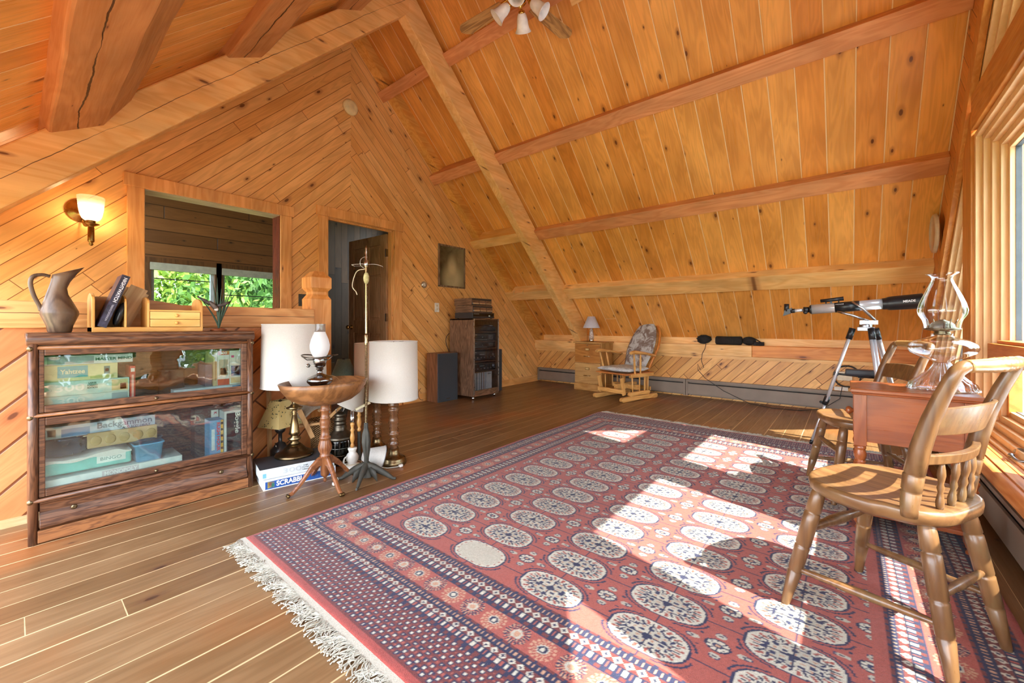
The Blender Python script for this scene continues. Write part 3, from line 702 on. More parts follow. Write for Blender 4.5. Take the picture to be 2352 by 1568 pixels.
gamebox('lowest of the pale puzzle boxes stacked on the upper bookcase shelf', .035, .331, .583, .640, XI, .2, (196, 212, 204), decals=[('t', '300', .042, .095, .030, (226, 226, 216), .09), ('r', .232, .29, .006, .052, (150, 168, 172))])
gamebox('pale green 300-piece puzzle box under the yellow dice game box', .035, .331, .6405, .707, XI, .2, (190, 214, 204), decals=[('t', '300', .046, .09, .034, (226, 228, 222), .095), ('t', 'LARGE\nFORMAT\nEDITION', .011, .165, .04, (90, 120, 112), .035), ('r', .232, .29, .006, .06, (206, 190, 140)), ('r', .262, .285, .01, .04, (90, 122, 146))])
gamebox('yellow dice game box with a blue name panel on the upper shelf', .035, .289, .7075, .783, XI-.004, .2, (216, 208, 160), decals=[('r', .052, .150, .016, .070, (96, 168, 178)), ('t', 'Yahtzee', .030, .101, .043, (232, 222, 190), .080), ('r', .205, .226, .024, .062, (88, 128, 128)), ('r', .209, .222, .036, .05, (190, 110, 90)), ('r', .158, .24, .006, .018, (190, 190, 120))])
gamebox('grey and white game box lying on top of the upper shelf stack', .035, .344, .784, .826, XI, .2, (206, 214, 212), decals=[('r', .02, .17, .004, .038, (150, 160, 164)), ('t', 'MASTER MIND', .018, .24, .021, (70, 110, 92), .13)])
gamebox('narrow red box standing on end beside the puzzle stack', .3335, .354, .583, .762, XI, .14, (190, 60, 52), decals=[('r', .003, .0175, .150, .168, (226, 222, 214)), ('r', .006, .0145, .02, .135, (222, 170, 160))])
g = thing('cooking_pot', 'dark brown round pot standing in the middle of the upper bookcase shelf', 'pot', bxw(-.16, .52, .583))
b = MB(); b.lathe([(.054, .0), (.058, .004), (.058, .13), (.061, .133), (.061, .14), (.0, .142)], 28); b.build('pot_body', plain((84, 60, 52), .25), g, smooth=None)
b = MB(); b.tube([(.0, -.058, .12), (-.005, -.11, .125), (-.008, -.13, .126)], .008, 8, flat=.5); b.build('handle', plain((70, 46, 40), .35), g)
gamebox('flat pale blue puzzle box lying below the upright boxes', .506, .838, .583, .6185, XI+.01, .2, (202, 214, 224), decals=[('r', .27, .32, .012, .03, (70, 130, 180)), ('r', .03, .25, .010, .018, (170, 196, 214))])
gamebox('purple grey book standing left of the upright puzzle boxes', .655, .688, .6190, .742, XI-.03, .15, (104, 96, 116), name='book', cat='book')
gamebox('thin tan box upright beside the red and white puzzle box', .690, .7065, .6190, .815, XI-.01, .16, (196, 176, 136), decals=[('r', .005, .012, .03, .17, (150, 124, 88))])
gamebox('upright red and white 300-piece puzzle box', .708, .7675, .6190, .819, XI-.01, .16, (226, 226, 222), decals=[('r', 0.001, .0585, .176, .199, (206, 92, 66)), ('t', '300', .020, .03, .187, (240, 232, 226), .034), ('r', 0.001, .0585, .001, .036, (206, 92, 66)), ('r', .008, .052, .055, .150, (168, 170, 150)), ('r', .014, .046, .06, .10, (176, 150, 120)), ('r', .020, .032, .088, .1, (196, 70, 56))])
gamebox('upright white and blue card game box nearest the bookcase side', .769, .836, .6190, .819, XI-.01, .16, (220, 222, 212), decals=[('r', .008, .022, .158, .172, (222, 96, 140)), ('r', .008, .055, .05, .110, (82, 108, 156)), ('r', .025, .05, .055, .105, (54, 56, 66)), ('r', .006, .06, .008, .04, (220, 196, 150))])
# lower tier
gamebox('blue and white board game box lying at the back of the lower shelf', .036, .44, .436, .492, -.10, .17, (176, 196, 216), decals=[('r', .0, .065, .002, .054, (196, 212, 212)), ('r', .022, .048, .012, .044, (220, 222, 214)), ('r', .066, .16, .004, .04, (92, 140, 182)), ('t', 'Backgammon', .040, .288, .034, (56, 84, 112), .205), ('t', 'AND ACEY-DEUCY', .015, .33, .010, (56, 70, 96), .11)])
g = thing('mancala_board', 'light wooden board with round hollows leaning on its side above the towel', 'game board', bxw(-.075, .315, .357), 0)
b = MB(); b.box(-.02, 0, -.13, .13, .012, .085); b.build('board', wood((196, 168, 118), (176, 146, 96), 'y'), g, bevel=.004)
for i in range(5): b = MB(); b.ball((0.0, -.10+i*.0512, .046), (.004, .020, .024), 16, 8); b.build('hollow', plain((176, 148, 92), .25), g)
g = thing('backgammon_board', 'cream folding board with dark and red points lying over the hollowed board', 'game board', bxw(-.15, .30, .4435))
g.location = bxw(-.12, .27, .4295)
b = MB(); b.box(-.10, .04, -.12, .15, .002, .006); b.build('board', plain((222, 208, 170), .5), g)
for i in range(5): b = MB(); b.prism([(-.115, -.08+i*.026), (-.115, -.062+i*.026), (.05, -.071+i*.026)], lambda a, c: (c, a, .0062), (0, 0, .0006)); b.build('point', plain(((150, 50, 60), (60, 50, 54))[i % 2], .5), g)
g = thing('cake_pan', 'dark blue grey round tin on the left of the lower bookcase shelf', 'pan', bxw(-.13, .115, .3575))
b = MB(); b.lathe([(.066, 0), (.070, .004), (.072, .072), (.0755, .074), (.0755, .078), (.0, .078)], 30); b.build('pan_body', metal((92, 104, 126), .3), g)
g = thing('plastic_case', 'white towel draped over a long aqua plastic case holding a bingo set', 'game case', bxw(-.06, .19, .2765))
b = MB(); b.box(-.17, .01, -.150, .150, 0, .062); b.build('case_body', plain((120, 200, 190), .35), g, bevel=.008)
b = MB(); b.box(.01, .0108, .025, .128, .02, .056); b.build('paper_label', plain((222, 232, 226), .6), g)
text('lettering', 'BINGO', .022, plain((120, 150, 146), .6), (.0114, .075, .038), (0, 1, 0), (0, 0, 1), g, .0003, .075)
b = MB(); n = 22
for i in range(n):
    y0, y1 = -.15+i*.3/n, -.15+(i+1)*.3/n
    def zt(y): return .066+.008*math.sin(y*31)+.010*math.exp(-((y-.10)/.03)**2)
    def zb_(y): return .052+.005*math.sin(y*47+1)
    b.prism([(y0, zb_(y0)), (y1, zb_(y1)), (y1, zt(y1)), (y0, zt(y0))], lambda a, c: (.0105, a, c), (.006, 0, 0)); b.prism([(y0, .0625), (y1, .0625), (y1, zt(y1)), (y0, zt(y0))], lambda a, c: (-.15, a, c), (.161, 0, 0))
b.build('towel', cloth((240, 238, 230)), g)
gamebox('long white board game box at the bottom of the lower shelf', .032, .543, .2015, .262, -.040, .22, (226, 232, 230), decals=[('r', .20, .335, .026, .056, (206, 196, 200)), ('t', 'MONOPOLY', .026, .268, .041, (240, 240, 238), .12), ('r', .02, .09, .008, .02, (180, 206, 214)), ])
g = thing('plastic_tub', 'light blue plastic tub standing on the white game box', 'tub', bxw(-.115, .41, .2625))
def rr_(hx, hy, z, r=.016):
    P = []
    for cx_, cy_, a0 in ((hx-r, hy-r, 0), (-hx+r, hy-r, 90), (-hx+r, -hy+r, 180), (hx-r, -hy+r, 270)):
        for k in range(5): a = math.radians(a0+k*22.5); P.append((cx_+r*math.cos(a), cy_+r*math.sin(a), z))
    return P
b = MB(); b.rings([rr_(.056, .050, 0), rr_(.062, .059, .082), rr_(.066, .063, .083), rr_(.066, .063, .090), rr_(.058, .055, .090), rr_(.05, .045, .01)]); b.build('tub_body', plain((108, 178, 222), .35), g, smooth=None)
g = thing('cloth_bundle', 'grey blue cloth bundle lying in the light blue tub', 'cloth', bxw(-.115, .41, .3527)); b = MB(); b.ball((0, -.01, .016), (.05, .075, .016), 16, 8); b.build('cloth_fold', cloth((74, 88, 104)), g)
gamebox('brown box standing at the back right of the lower shelf', .625, .735, .2015, .478, -.16, .08, (72, 56, 50), name='storage_box', cat='box')
gamebox('bright blue game box standing on edge with a black and yellow striped side', .669, .735, .2015, .423, -.045, .10, (104, 160, 206), decals=[('r', .052, .0655, .002, .219, (228, 176, 74)), ('v', 'RUSH HOUR', .022, .040, .125, (214, 52, 62), .165), ('r', .008, .024, .05, .17, (214, 224, 228))]+[('r', .053, .065, .012+i*.036, .026+i*.036, (42, 40, 38)) for i in range(6)])
gamebox('white upright card box behind the striped game box', .703, .738, .2015, .465, -.146, .012, (230, 228, 224), decals=[('v', 'K', .022, .018, .245, (196, 50, 80), .016)])
gamebox('blue and black word game box standing on edge by the bookcase side', .7385, .831, .2015, .464, -.045, .09, (214, 220, 220), decals=[('r', .012, .086, .012, .250, (52, 56, 62)), ('r', .012, .058, .11, .250, (58, 122, 166)), ('v', 'Boggle', .034, .066, .19, (232, 234, 228), .125), ('r', .016, .045, .02, .09, (96, 88, 84))])

# ------------------------------------------------------------------ on top of the bookcase
TZ = .9355
g = thing('pitcher', 'tall brown copper pitcher with a high spout and loop handle on the bookcase', 'pitcher', bxw(-.12, .098, TZ))
b = MB(); n = 28; rs = []
for (r, z, ty, tilt) in ((.036, 0, 0, 0), (.040, .004, 0, 0), (.044, .03, 0, 0), (.064, .085, 0, 0), (.063, .10, 0, 0), (.050, .14, -.004, 0), (.036, .18, -.008, 0), (.030, .21, -.006, .0), (.030, .235, .0, .015), (.034, .262, .008, .06), (.038, .278, .014, .12)):
    ring = []
    for k in range(n):
        a = 2*PI*k/n; sp = max(0, math.cos(a-PI/2))**3*tilt
        ring.append((r*math.cos(a)*(1-tilt*2), r*math.sin(a)+ty+sp*.25, z+sp*.28+tilt*.05*math.sin(a)))
    rs.append(ring)
b.rings(rs); b.build('pitcher_body', wood((112, 88, 68), (78, 56, 42), 'z', grain=.6, rough=.38), g, smooth=True)
b = MB(); b.tube([(0, -.030, .262), (0, -.055, .268), (0, -.082, .258), (0, -.090, .225), (0, -.080, .17), (0, -.064, .125), (0, -.058, .10)], [.007, .0075, .008, .008, .008, .008, .009], 10, flat=.75); b.build('handle', wood((112, 88, 68), (78, 56, 42), 'z', grain=.6, rough=.38), g)
# desk organiser
DO_ = {a: wood((226, 170, 92), (210, 148, 72), a, rough=.4) for a in 'xyz'}
g = thing('desk_organizer', 'honey pine desk organizer with two small drawers on the bookcase', 'desk organizer', bxw(-.075, .20, TZ)); W2 = .445
b = MB(); b.box(-.19, 0, 0, W2, 0, .024); b.build('base', DO_['y'], g, bevel=.002)
def arch(y0, y1, h, hole=False, dx0=-.185, dx1=-.004):
    b = MB(); P = [(dx0, .0), (dx1, .0)]
    for k in range(9): a = PI*k/8; P.append(((dx0+dx1)/2+(dx1-dx0)/2*math.cos(a), h-.035+.035*math.sin(a)))
    b.prism(P, lambda a, c: (a, y0, c), (0, y1-y0, 0)); return b
for y0, y1, h, nm in ((0, .012, .195, 'side_panel'), (W2-.012, W2, .185, 'side_panel'), (.118, .126, .19, 'divider'), (.206, .215, .185, 'divider')):
    o = arch(y0, y1, h).build(nm, DO_['z'], g, bevel=.002)
    if y0 > .4: b = MB(); b.ball((-.075, W2, .15), (.012, .0015, .02), 12, 6); b.build('hand_hole', plain((170, 200, 120), .6), o)
b = MB(); P = [(.0, 0), (W2, 0), (W2, .12)]+[(W2*(1-k/14), .12+.065*math.sin(PI*k/14*.5+.3)) for k in range(1, 14)]+[(0, .17)]
b.prism(P, lambda a, c: (-.19, a, c), (.006, 0, 0)); b.build('back_panel', wood((190, 140, 86), (170, 118, 66), 'y'), g)
b = MB(); b.box(-.18, -.004, .215, W2-.012, .108, .116); b.build('shelf', DO_['y'], g)
for z in (.026, .067):
    b = MB(); b.box(-.17, 0, .217, W2-.014, z, z+.039); o = b.build('drawer', wood((236, 190, 112), (226, 172, 92), 'y'), g, bevel=.0015)
    b = MB(); b.ball((.008, .325, z+.020), .009, 12, 8); b.build('knob', DO_['y'], o)
# leaning book, envelope and dark tray in the organiser
g = thing('book', 'dark purple paperback leaning in the left slot of the organizer', 'book', bxw(-.12, .222, TZ+.030), rot=(-.33, 0, 0))
b = MB(); b.box(-.10, .056, 0, .027, 0, .272); b.build('pages', plain((150, 120, 84), .7), g)
b = MB(); b.box(.054, .060, -.001, .028, 0, .274); b.box(-.10, .058, -.003, 0, 0, .274); b.box(-.10, .058, .027, .029, 0, .274); b.build('cover', plain((46, 42, 62), .35, scale=60., var=.3), g)
text('lettering', 'NIGHTWATCH', .019, plain((225, 224, 230), .5), (.0608, .014, .196), (0, 0, -1), (0, 1, 0), g, .0004, .13, bold=.0004)
text('lettering', 'TERENCE DICKINSON', .010, plain((190, 190, 205), .5), (.0608, .014, .075), (0, 0, -1), (0, 1, 0), g, .0003, .085)
g = thing('envelope', 'worn tan envelope sticking out behind the leaning book', 'envelope', bxw(-.19, .25, TZ+.030), rot=(-.42, 0, 0))
b = MB(); b.box(-.05, -.044, 0, .10, 0, .232); b.box(-.03, -.026, .01, .085, 0, .25); b.build('paper', wood((206, 176, 130), (178, 144, 96), 'z'), g)
g = thing('sunglasses_case', 'black oval case wedged beside the leaning book', 'case', bxw(-.115, .283, TZ+.026), rot=(-.3, 0, 0)); b = MB(); b.ball((0, 0, .068), (.034, .018, .065), 14, 10); b.build('case_shell', plain((34, 36, 40), .25), g)
# bird and grass ornament
g = thing('bird_ornament', 'striped bird ornament flying among dark green grass blades on a wooden foot', 'ornament', bxw(-.13, .735, TZ))
b = MB(); b.lathe([(.0, 0), (.04, 0), (.042, .006), (.03, .014), (0, .016)], 20); b.build('foot', wood((150, 84, 44), (120, 60, 30), 'x'), g)
BLADE = plain((48, 76, 58), .5)
for i, (dy, h, dx) in enumerate(((-.035, .30, .0), (-.02, .26, .02), (-.006, .305, -.01), (.008, .24, .02), (.03, .22, -.01), (.05, .23, .01), (.075, .25, 0), (.10, .24, .0), (-.10, .19, .01), (.02, .17, -.02))):
    b = MB(); P = []
    for k in range(7): s = k/6; P.append((dx*s, dy*s**1.4, .012+h*s*(1 if dy > -.09 else 1)))
    b.tube(P, [.004, .005, .005, .0045, .0035, .002, .0006], 5, flat=.35, up=(0, 1, 0)); b.build('grass_blade', BLADE, g)
BRD = wood((96, 84, 78), (52, 46, 44), 'y', scale=3, grain=.9)
b = MB(); b.tube([(.012, -.05, .175), (.014, -.038, .158), (.015, -.02, .135), (.013, -.008, .115)], [.004, .013, .014, .004], 10); b.build('bird_body', BRD, g)
b = MB(); b.ball((.020, -.018, .128), (.008, .012, .011), 10, 6); b.build('bird_breast', plain((210, 205, 198)), g)
for P in ([(.013, -.035, .15), (.01, -.07, .175), (.0, -.105, .20)], [(.013, -.02, .145), (.012, .025, .158), (.008, .062, .18)]):
    b = MB(); b.tube(P, [.008, .011, .002], 8, flat=.3); b.build('wing', BRD, g)
# ------------------------------------------------------------------ cluster of lamps beside the newel post
LIN = cloth((240, 237, 230), (226, 222, 213), 260., trans=.35); LINT = cloth((214, 184, 152), (204, 172, 140), 260., trans=.35)
BRS = metal((158, 136, 98), .3); BRSD = metal((110, 92, 66), .3); NICK = metal((170, 166, 158), .2); IRON = plain((58, 56, 48), .65, .1, var=.15)
WAL = {a: wood((150, 92, 58), (112, 62, 36), a, rough=.3, coat=.3, scale=2.) for a in 'xyz'}
def shade(b, r0, r1, z0, z1, n=40, th=.002, o=(0, 0, 0), ax=(0, 0, 1)):
    b.lathe([(r0, z0), (r1, z1), (r1-th, z1), (r0-th, z0), (r0, z0)], n, o, ax, cap=False)
def rims(b, r0, r1, z0, z1):
    for r, z in ((r0, z0), (r1, z1)):
        b.tube([(r*math.cos(2*PI*k/40), r*math.sin(2*PI*k/40), z) for k in range(40)], .003, 6, closed=True)
        
# board game boxes on the floor
def floorbox(label, loc, rz, L, Dp, Hh, colr, decals, top=None):
    g = thing('game_box', label, 'game box', loc, rz)
    b = MB(); b.box(-Dp, 0, 0, L, 0, Hh); b.build('box_body', plain(colr, .5), g, bevel=.0015)
    if top: b = MB(); b.box(-Dp+.001, -.001, .001, L-.001, Hh, Hh+.0006); b.build('lid_top', plain(top, .45), g)
    for d in decals:
        if d[0] == 'r': b = MB(); b.box(0, .0006, d[1], d[2], d[3], d[4]); b.build('printed_panel', plain(d[5], .5), g)
        else: text('lettering', d[1], d[2], plain(d[5], .5), (.0009, d[3], d[4]), (0, 1, 0), (0, 0, 1), g, .0004, d[6], bold=d[7])
    return g
floorbox('blue-fronted board game box at the bottom of the floor stack', (-2.632, .925, 0), -.18, .405, .27, .062, (226, 232, 236), [('r', .010, .398, .006, .050, (30, 78, 150)), ('t', 'SCRABBLE', .040, .150, .029, (240, 240, 236), .165, .0012), ('r', .022, .058, .012, .048, (216, 190, 70)), ('r', .026, .042, .024, .044, (206, 70, 90)), ('r', .040, .056, .016, .036, (70, 150, 110)), ('r', .26, .30, .02, .034, (170, 190, 220))], top=(170, 178, 184))
floorbox('black-topped 300-piece large format puzzle box resting on the blue-fronted board game box', (-2.645, .910, .0630), -.20, .415, .27, .058, (206, 214, 216), [('t', '300', .040, .17, .028, (186, 194, 198), .10, 0), ('t', 'Large\nFormat\nEdition', .013, .245, .030, (40, 70, 84), .035, 0), ('r', .29, .345, .006, .052, (110, 104, 112)), ('r', .30, .34, .008, .022, (150, 110, 100)), ('r', .35, .41, .03, .05, (40, 64, 120)), ('r', .016, .034, .008, .034, (110, 170, 200))], top=(54, 56, 60))
# brass table lamp with big drum shade
g = thing('table_lamp', 'brass table lamp with a big off-white drum shade, standing on the puzzle box', 'table lamp', (-2.79, 1.165, .1220))
b = MB(); b.lathe([(.112, 0), (.116, .006), (.110, .018), (.088, .028), (.066, .042), (.060, .052), (.050, .062), (.040, .072)], 36); b.build('foot', BRSD, g)
b = MB(); b.lathe([(.022, .072), (.034, .080), (.020, .090), (.036, .104), (.040, .112), (.020, .122), (.022, .134), (.034, .140), (.030, .155), (.024, .20), (.014, .262), (.018, .268), (.012, .276), (.018, .284), (.012, .292), (.018, .298), (.046, .306), (.050, .312), (.030, .320), (.012, .340), (.010, .365), (.020, .372), (.036, .378), (.012, .384), (.008, .45)], 28); b.build('column', BRS, g)
b = MB(); shade(b, .192, .184, .452, .852); rims(b, .192, .184, .452, .852); b.build('lamp_shade', LIN, g)
b = MB(); b.tube([(0, 0, .45), (.05, 0, .55), (.05, 0, .75), (0, 0, .85), (-.05, 0, .75), (-.05, 0, .55), (0, 0, .45)], .002, 5)
for k in range(3): b.tube([(0, 0, .835), (.182*math.cos(k*2.1), .182*math.sin(k*2.1), .842)], .0018, 5)
b.build('harp', BRS, g)
# black lamp with square painted shade behind it
g = thing('table_lamp', 'black urn lamp with a square leaf-painted metal shade behind the brass lamp', 'table lamp', (-2.975, 1.15, 0))
b = MB(); b.lathe([(.05, 0), (.055, .01), (.03, .03), (.045, .06), (.062, .10), (.060, .13), (.036, .155), (.03, .17), (.012, .18), (.012, .235), (.03, .25), (.034, .27), (.02, .28), (.01, .46)], 24); b.build('urn_base', plain((38, 34, 32), .3), g)
b = MB(); b.tube([(.03, -.03, .17), (.05, -.05, .19), (.06, -.045, .15)], .003, 6); b.tube([(.03, .03, .17), (.05, .05, .19), (.06, .045, .15)], .003, 6); b.build('handle', NICK, g)
def fr4(h0, h1, z0, z1, o=(0, 0, 0), th=.002):
    b = MB()
    for s in range(4):
        a = s*PI/2+.35; c, d = math.cos(a), math.sin(a)
        def pt(k, h, z): return (o[0]+c*h-d*h*k, o[1]+d*h+c*h*k, o[2]+z)
        b.add([pt(-1, h0, z0), pt(1, h0, z0), pt(1, h1, z1), pt(-1, h1, z1), pt(-1, h0-th, z0), pt(1, h0-th, z0), pt(1, h1-th, z1), pt(-1, h1-th, z1)], [(0, 1, 2, 3), (7, 6, 5, 4), (0, 4, 5, 1), (2, 6, 7, 3)])
    return b
t = NT('painted_shade'); c = t.coord(); vd = t.vor(c, 60.); col_ = t.mix(t.sstep(vd, .25, .34), s2l((74, 78, 48)), s2l((196, 172, 112))); zz = t.noise(c, 14., 2.)
t.pbr(t.mix(t.sstep(zz, .45, .55), s2l((200, 178, 120)), col_), .5); PSH = t.m
o = fr4(.095, .042, .29, .46).build('lamp_shade', PSH, g)
# folding stool with woven seat
SW = {a: wood((190, 146, 96), (160, 116, 72), a, rough=.5) for a in 'xyz'}
g = thing('folding_stool', 'folded wooden camp stool with a woven grey seat under the bowl stand', 'stool', (-2.93, 1.25, 0))
b = MB(); b.bar((-.170, -.118, .0), (-.170, -.128, .62), .034, .022, up=(0, 1, 0)); b.build('leg', SW['z'], g, bevel=.002)
b = MB(); b.bar((.08, -.03, .40), (.10, .05, .20), .02, .03); b.build('leg', SW['z'], g, bevel=.002)
b = MB(); b.bar((.10, .10, .27), (.14, .30, .44), .014, .02); b.build('leg', SW['z'], g, bevel=.002)
b = MB(); b.bar((.04, .12, .36), (.12, .20, .48), .014, .02); b.build('leg', SW['z'], g, bevel=.002)
b = MB(); b.bar((.06, -.02, .285), (.10, .17, .285), .02, .016); b.build('stretcher', SW['y'], g, bevel=.002)
b = MB(); n = 10
for i in range(n):
    s0, s1 = i/n, (i+1)/n; z = lambda s: .35+.07*math.sin(s*PI*.9)
    b.add([(-.05, -.03+.2*s0, z(s0)+.03), (-.05, -.03+.2*s1, z(s1)+.03), (.09, -.01+.19*s1, z(s1)-.015), (.09, -.01+.19*s0, z(s0)-.015), (-.05, -.03+.2*s0, z(s0)+.015), (-.05, -.03+.2*s1, z(s1)+.015), (.09, -.01+.19*s1, z(s1)-.03), (.09, -.01+.19*s0, z(s0)-.03)], [(0, 3, 2, 1), (4, 5, 6, 7), (3, 7, 6, 2), (0, 1, 5, 4)])
b.build('woven_seat', cloth((150, 136, 118), (104, 92, 78), 200.), g)
# wicker basket
g = thing('wicker_basket', 'brown wicker waste basket behind the bowl stand', 'basket', (-2.965, 1.435, 0))
t = NT('wicker'); c = t.coord(); x = t.sep(c); an = t.M('ARCTAN2', x[1], x[0]); wv = t.M('MULTIPLY', t.M('SINE', t.M('MULTIPLY', an, 26.)), t.M('SINE', t.M('MULTIPLY', x[2], 420.)))
t.pbr(t.mix(t.sstep(wv, -.4, .4), s2l((92, 62, 34)), s2l((190, 146, 92))), .6, 0., t.bump(wv, .8, .004)); 
b = MB(); b.lathe([(.0, .004), (.066, 0), (.070, .01), (.092, .27), (.097, .275), (.097, .285), (.088, .285), (.066, .014), (0, .012)], 36, cap=False); b.build('basket_body', t.m, g)
# pedestal stand with wooden bowl
PX, PY = -2.42, 1.186
MAH = {a: wood((140, 88, 52), (108, 62, 34), a, rough=.3, scale=1.5, coat=.2) for a in 'xyz'}
g = thing('pedestal_stand', 'turned mahogany pedestal on four sabre legs carrying the wide bowl', 'pedestal', (PX, PY, 0), -.12)
fl_ = lambda a, z: 1+(.06*math.cos(a*16) if .20 < z < .285 else 0)
b = MB(); b.lathe([(.0, .03), (.008, .034), (.012, .045), (.006, .055), (.014, .065), (.024, .075), (.026, .085), (.026, .18), (.030, .183), (.030, .195), (.026, .20), (.036, .225), (.038, .245), (.028, .28), (.026, .288), (.032, .292), (.032, .302), (.026, .306), (.022, .34), (.027, .356), (.030, .360), (.026, .366), (.029, .378), (.030, .395), (.026, .41), (.030, .414), (.024, .42), (.022, .452), (.029, .458), (.029, .464), (.024, .470), (.024, .49), (.030, .503)], 48, flute=fl_); b.build('column', MAH['z'], g, smooth=None)
for k in range(4):
    a = k*PI/2+PI/4*1.0-2.36+.1; c_, s_ = math.cos(a), math.sin(a)
    b = MB(); prof = [(.015, .165, .06), (.045, .160, .048), (.085, .128, .038), (.12, .086, .032), (.155, .048, .026), (.185, .020, .020), (.205, .013, .016)]
    rs = []
    for i, (r, z, h) in enumerate(prof):
        w_ = .013-.003*i/6; rs.append([(c_*r-s_*q*w_, s_*r+c_*q*w_, max(0.001, z+p*h*.5)) for q, p in ((-1, -1), (1, -1), (1, .6), (.4, 1), (-.4, 1), (-1, .6))])
    b.rings(rs, smooth=False); lg = b.build('leg', MAH['x'], g, bevel=.002)
    b = MB(); 
    for q in (-1, 0, 1): b.ball((c_*.208-s_*q*.007, s_*.208+c_*q*.007, .011), (.012, .010, .010), 8, 6)
    b.build('claw_foot', metal((110, 90, 58), .4), lg)
g = thing('wooden_bowl', 'wide shallow wooden bowl set on the turned pedestal', 'bowl', (PX, PY, .5035), rot=(.02, -.03, 0))
BWL = wood((144, 98, 58), (110, 72, 40), 'x', rough=.35, grain=.5)
b = MB(); b.lathe([(.0, 0), (.105, .001), (.155, .018), (.2, .050), (.231, .094), (.245, .132), (.237, .134), (.221, .098), (.18, .056), (.12, .028), (.0, .018)], 56, cap=False); b.build('bowl_body', BWL, g, smooth=True)
# chrome hurricane lamp in the bowl
g = thing('hurricane_lamp', 'chrome and black hurricane lamp with a frosted chimney standing in the bowl', 'lamp', (PX-.02, PY-.022, .5245))
b = MB(); b.lathe([(.045, 0), (.048, .006), (.03, .02), (.024, .045), (.03, .065), (.05, .085)], 28); b.build('foot', plain((34, 34, 36), .2), g)
b = MB(); b.lathe([(.05, .085), (.070, .105), (.074, .118), (.066, .132), (.04, .145), (.018, .155), (.014, .175), (.022, .182), (.018, .190), (.030, .20), (.038, .225), (.040, .245), (.036, .25)], 32); b.build('font', metal((150, 150, 150), .18), g)
b = MB(); b.tube([(.098*math.cos(2*PI*k/36), .098*math.sin(2*PI*k/36), .262+.006*math.sin(2*PI*k/36*2)) for k in range(36)], .004, 6, closed=True)
for k in range(3): a = k*2.1+.3; b.tube([(.036*math.cos(a), .036*math.sin(a), .24), (.07*math.cos(a), .07*math.sin(a), .24), (.098*math.cos(a), .098*math.sin(a), .262)], .003, 5)
b.build('shade_ring', metal((90, 84, 76), .25), g)
b = MB(); b.tube([(.02, -.01, .205), (-.01, -.055, .207)], .002, 6); b.lathe([(.0, -.002), (.012, -.002), (.012, .002), (0, .002)], 12, (-.014, -.062, .207), (1, .2, 0)); b.build('wick_knob', NICK, g)
t = NT('frosted_glass'); p = t.n('ShaderNodeBsdfPrincipled'); t.set(p.inputs['Base Color'], (.86, .87, .88, 1)); p.inputs['Roughness'].default_value = .35; tl = t.n('ShaderNodeBsdfTranslucent'); t.set(tl.inputs[0], (.9, .9, .92, 1)); mx = t.n('ShaderNodeMixShader'); mx.inputs[0].default_value = .5
t.t.links.new(p.outputs[0], mx.inputs[1]); t.t.links.new(tl.outputs[0], mx.inputs[2]); t.t.links.new(mx.outputs[0], t.out.inputs[0]); FROST = t.m
b = MB(); b.lathe([(.030, .25), (.044, .272), (.054, .30), (.056, .325), (.048, .36), (.034, .395), (.030, .405)], 32, cap=False); ch = b.build('chimney', FROST, g)
b = MB(); b.lathe([(.030, .405), (.026, .42), (.026, .452)], 32, cap=False); b.build('chimney_top', glass((235, 235, 235), 2.), ch)
g = thing('glass_globe', 'frosted white glass lid resting in the bowl beside the hurricane lamp', 'glass lid', (PX+.03, PY+.07, .565)); b = MB(); b.ball((0, 0, .02), (.042, .042, .028), 20, 10); b.build('globe', FROST, g)
g = thing('wood_hoop', 'thin bent wooden hoop leaning inside the bowl', 'hoop', (PX-.07, PY+.06, .585), rot=(.5, .9, .3)); b = MB(); b.tube([(.06*math.cos(k*PI/12), .06*math.sin(k*PI/12), .04) for k in range(24)], .004, 6, flat=.4, closed=True); b.build('hoop', SW['x'], g)
# turned lamps with drum shades
WL = wood((116, 78, 48), (84, 52, 30), 'z', rough=.22, coat=.4)
def turned(loc, label, shm, sc=1., zs=(.455, .855), tilt=(0, 0, 0)):
    g = thing('table_lamp', label, 'table lamp', loc, rot=tilt, group=None)
    b = MB(); b.lathe([(.082, 0), (.086, .006), (.084, .03), (.078, .034), (.080, .045), (.066, .052), (.046, .058), (.036, .085), (.034, .11)], 36); b.build('foot', metal((128, 110, 80), .3), g)
    b = MB(); b.lathe([(.034, .11), (.024, .12), (.036, .135), (.034, .15), (.022, .162), (.030, .172), (.022, .182), (.026, .195), (.040, .208), (.036, .222), (.024, .232), (.034, .242), (.026, .256), (.038, .268), (.030, .280), (.036, .288), (.034, .31), (.026, .345), (.034, .352), (.028, .362), (.038, .372), (.036, .386), (.024, .396), (.032, .404), (.038, .414), (.026, .428), (.034, .438), (.014, .45), (.01, .60)], 28); b.build('stem', WL, g)
    b = MB(); shade(b, .166, .162, zs[0], zs[1]); rims(b, .166, .162, zs[0], zs[1]); b.build('lamp_shade', shm, g)
    b = MB()
    for k in range(3): b.tube([(0, 0, zs[1]-.01), (.16*math.cos(k*2.1), .16*math.sin(k*2.1), zs[1]-.004)], .0018, 5)
    b.tube([(0, 0, .6), (0, 0, zs[1])], .003, 5); b.build('harp', BRS, g); return g
turned((-2.455, 1.690, 0), 'turned walnut and brass lamp with a white drum shade, right of the tall pole lamp', LIN)
turned((-2.80, 1.776, 0), 'turned walnut lamp with a tan drum shade, behind the white drum shade', LINT, zs=(.43, .83))
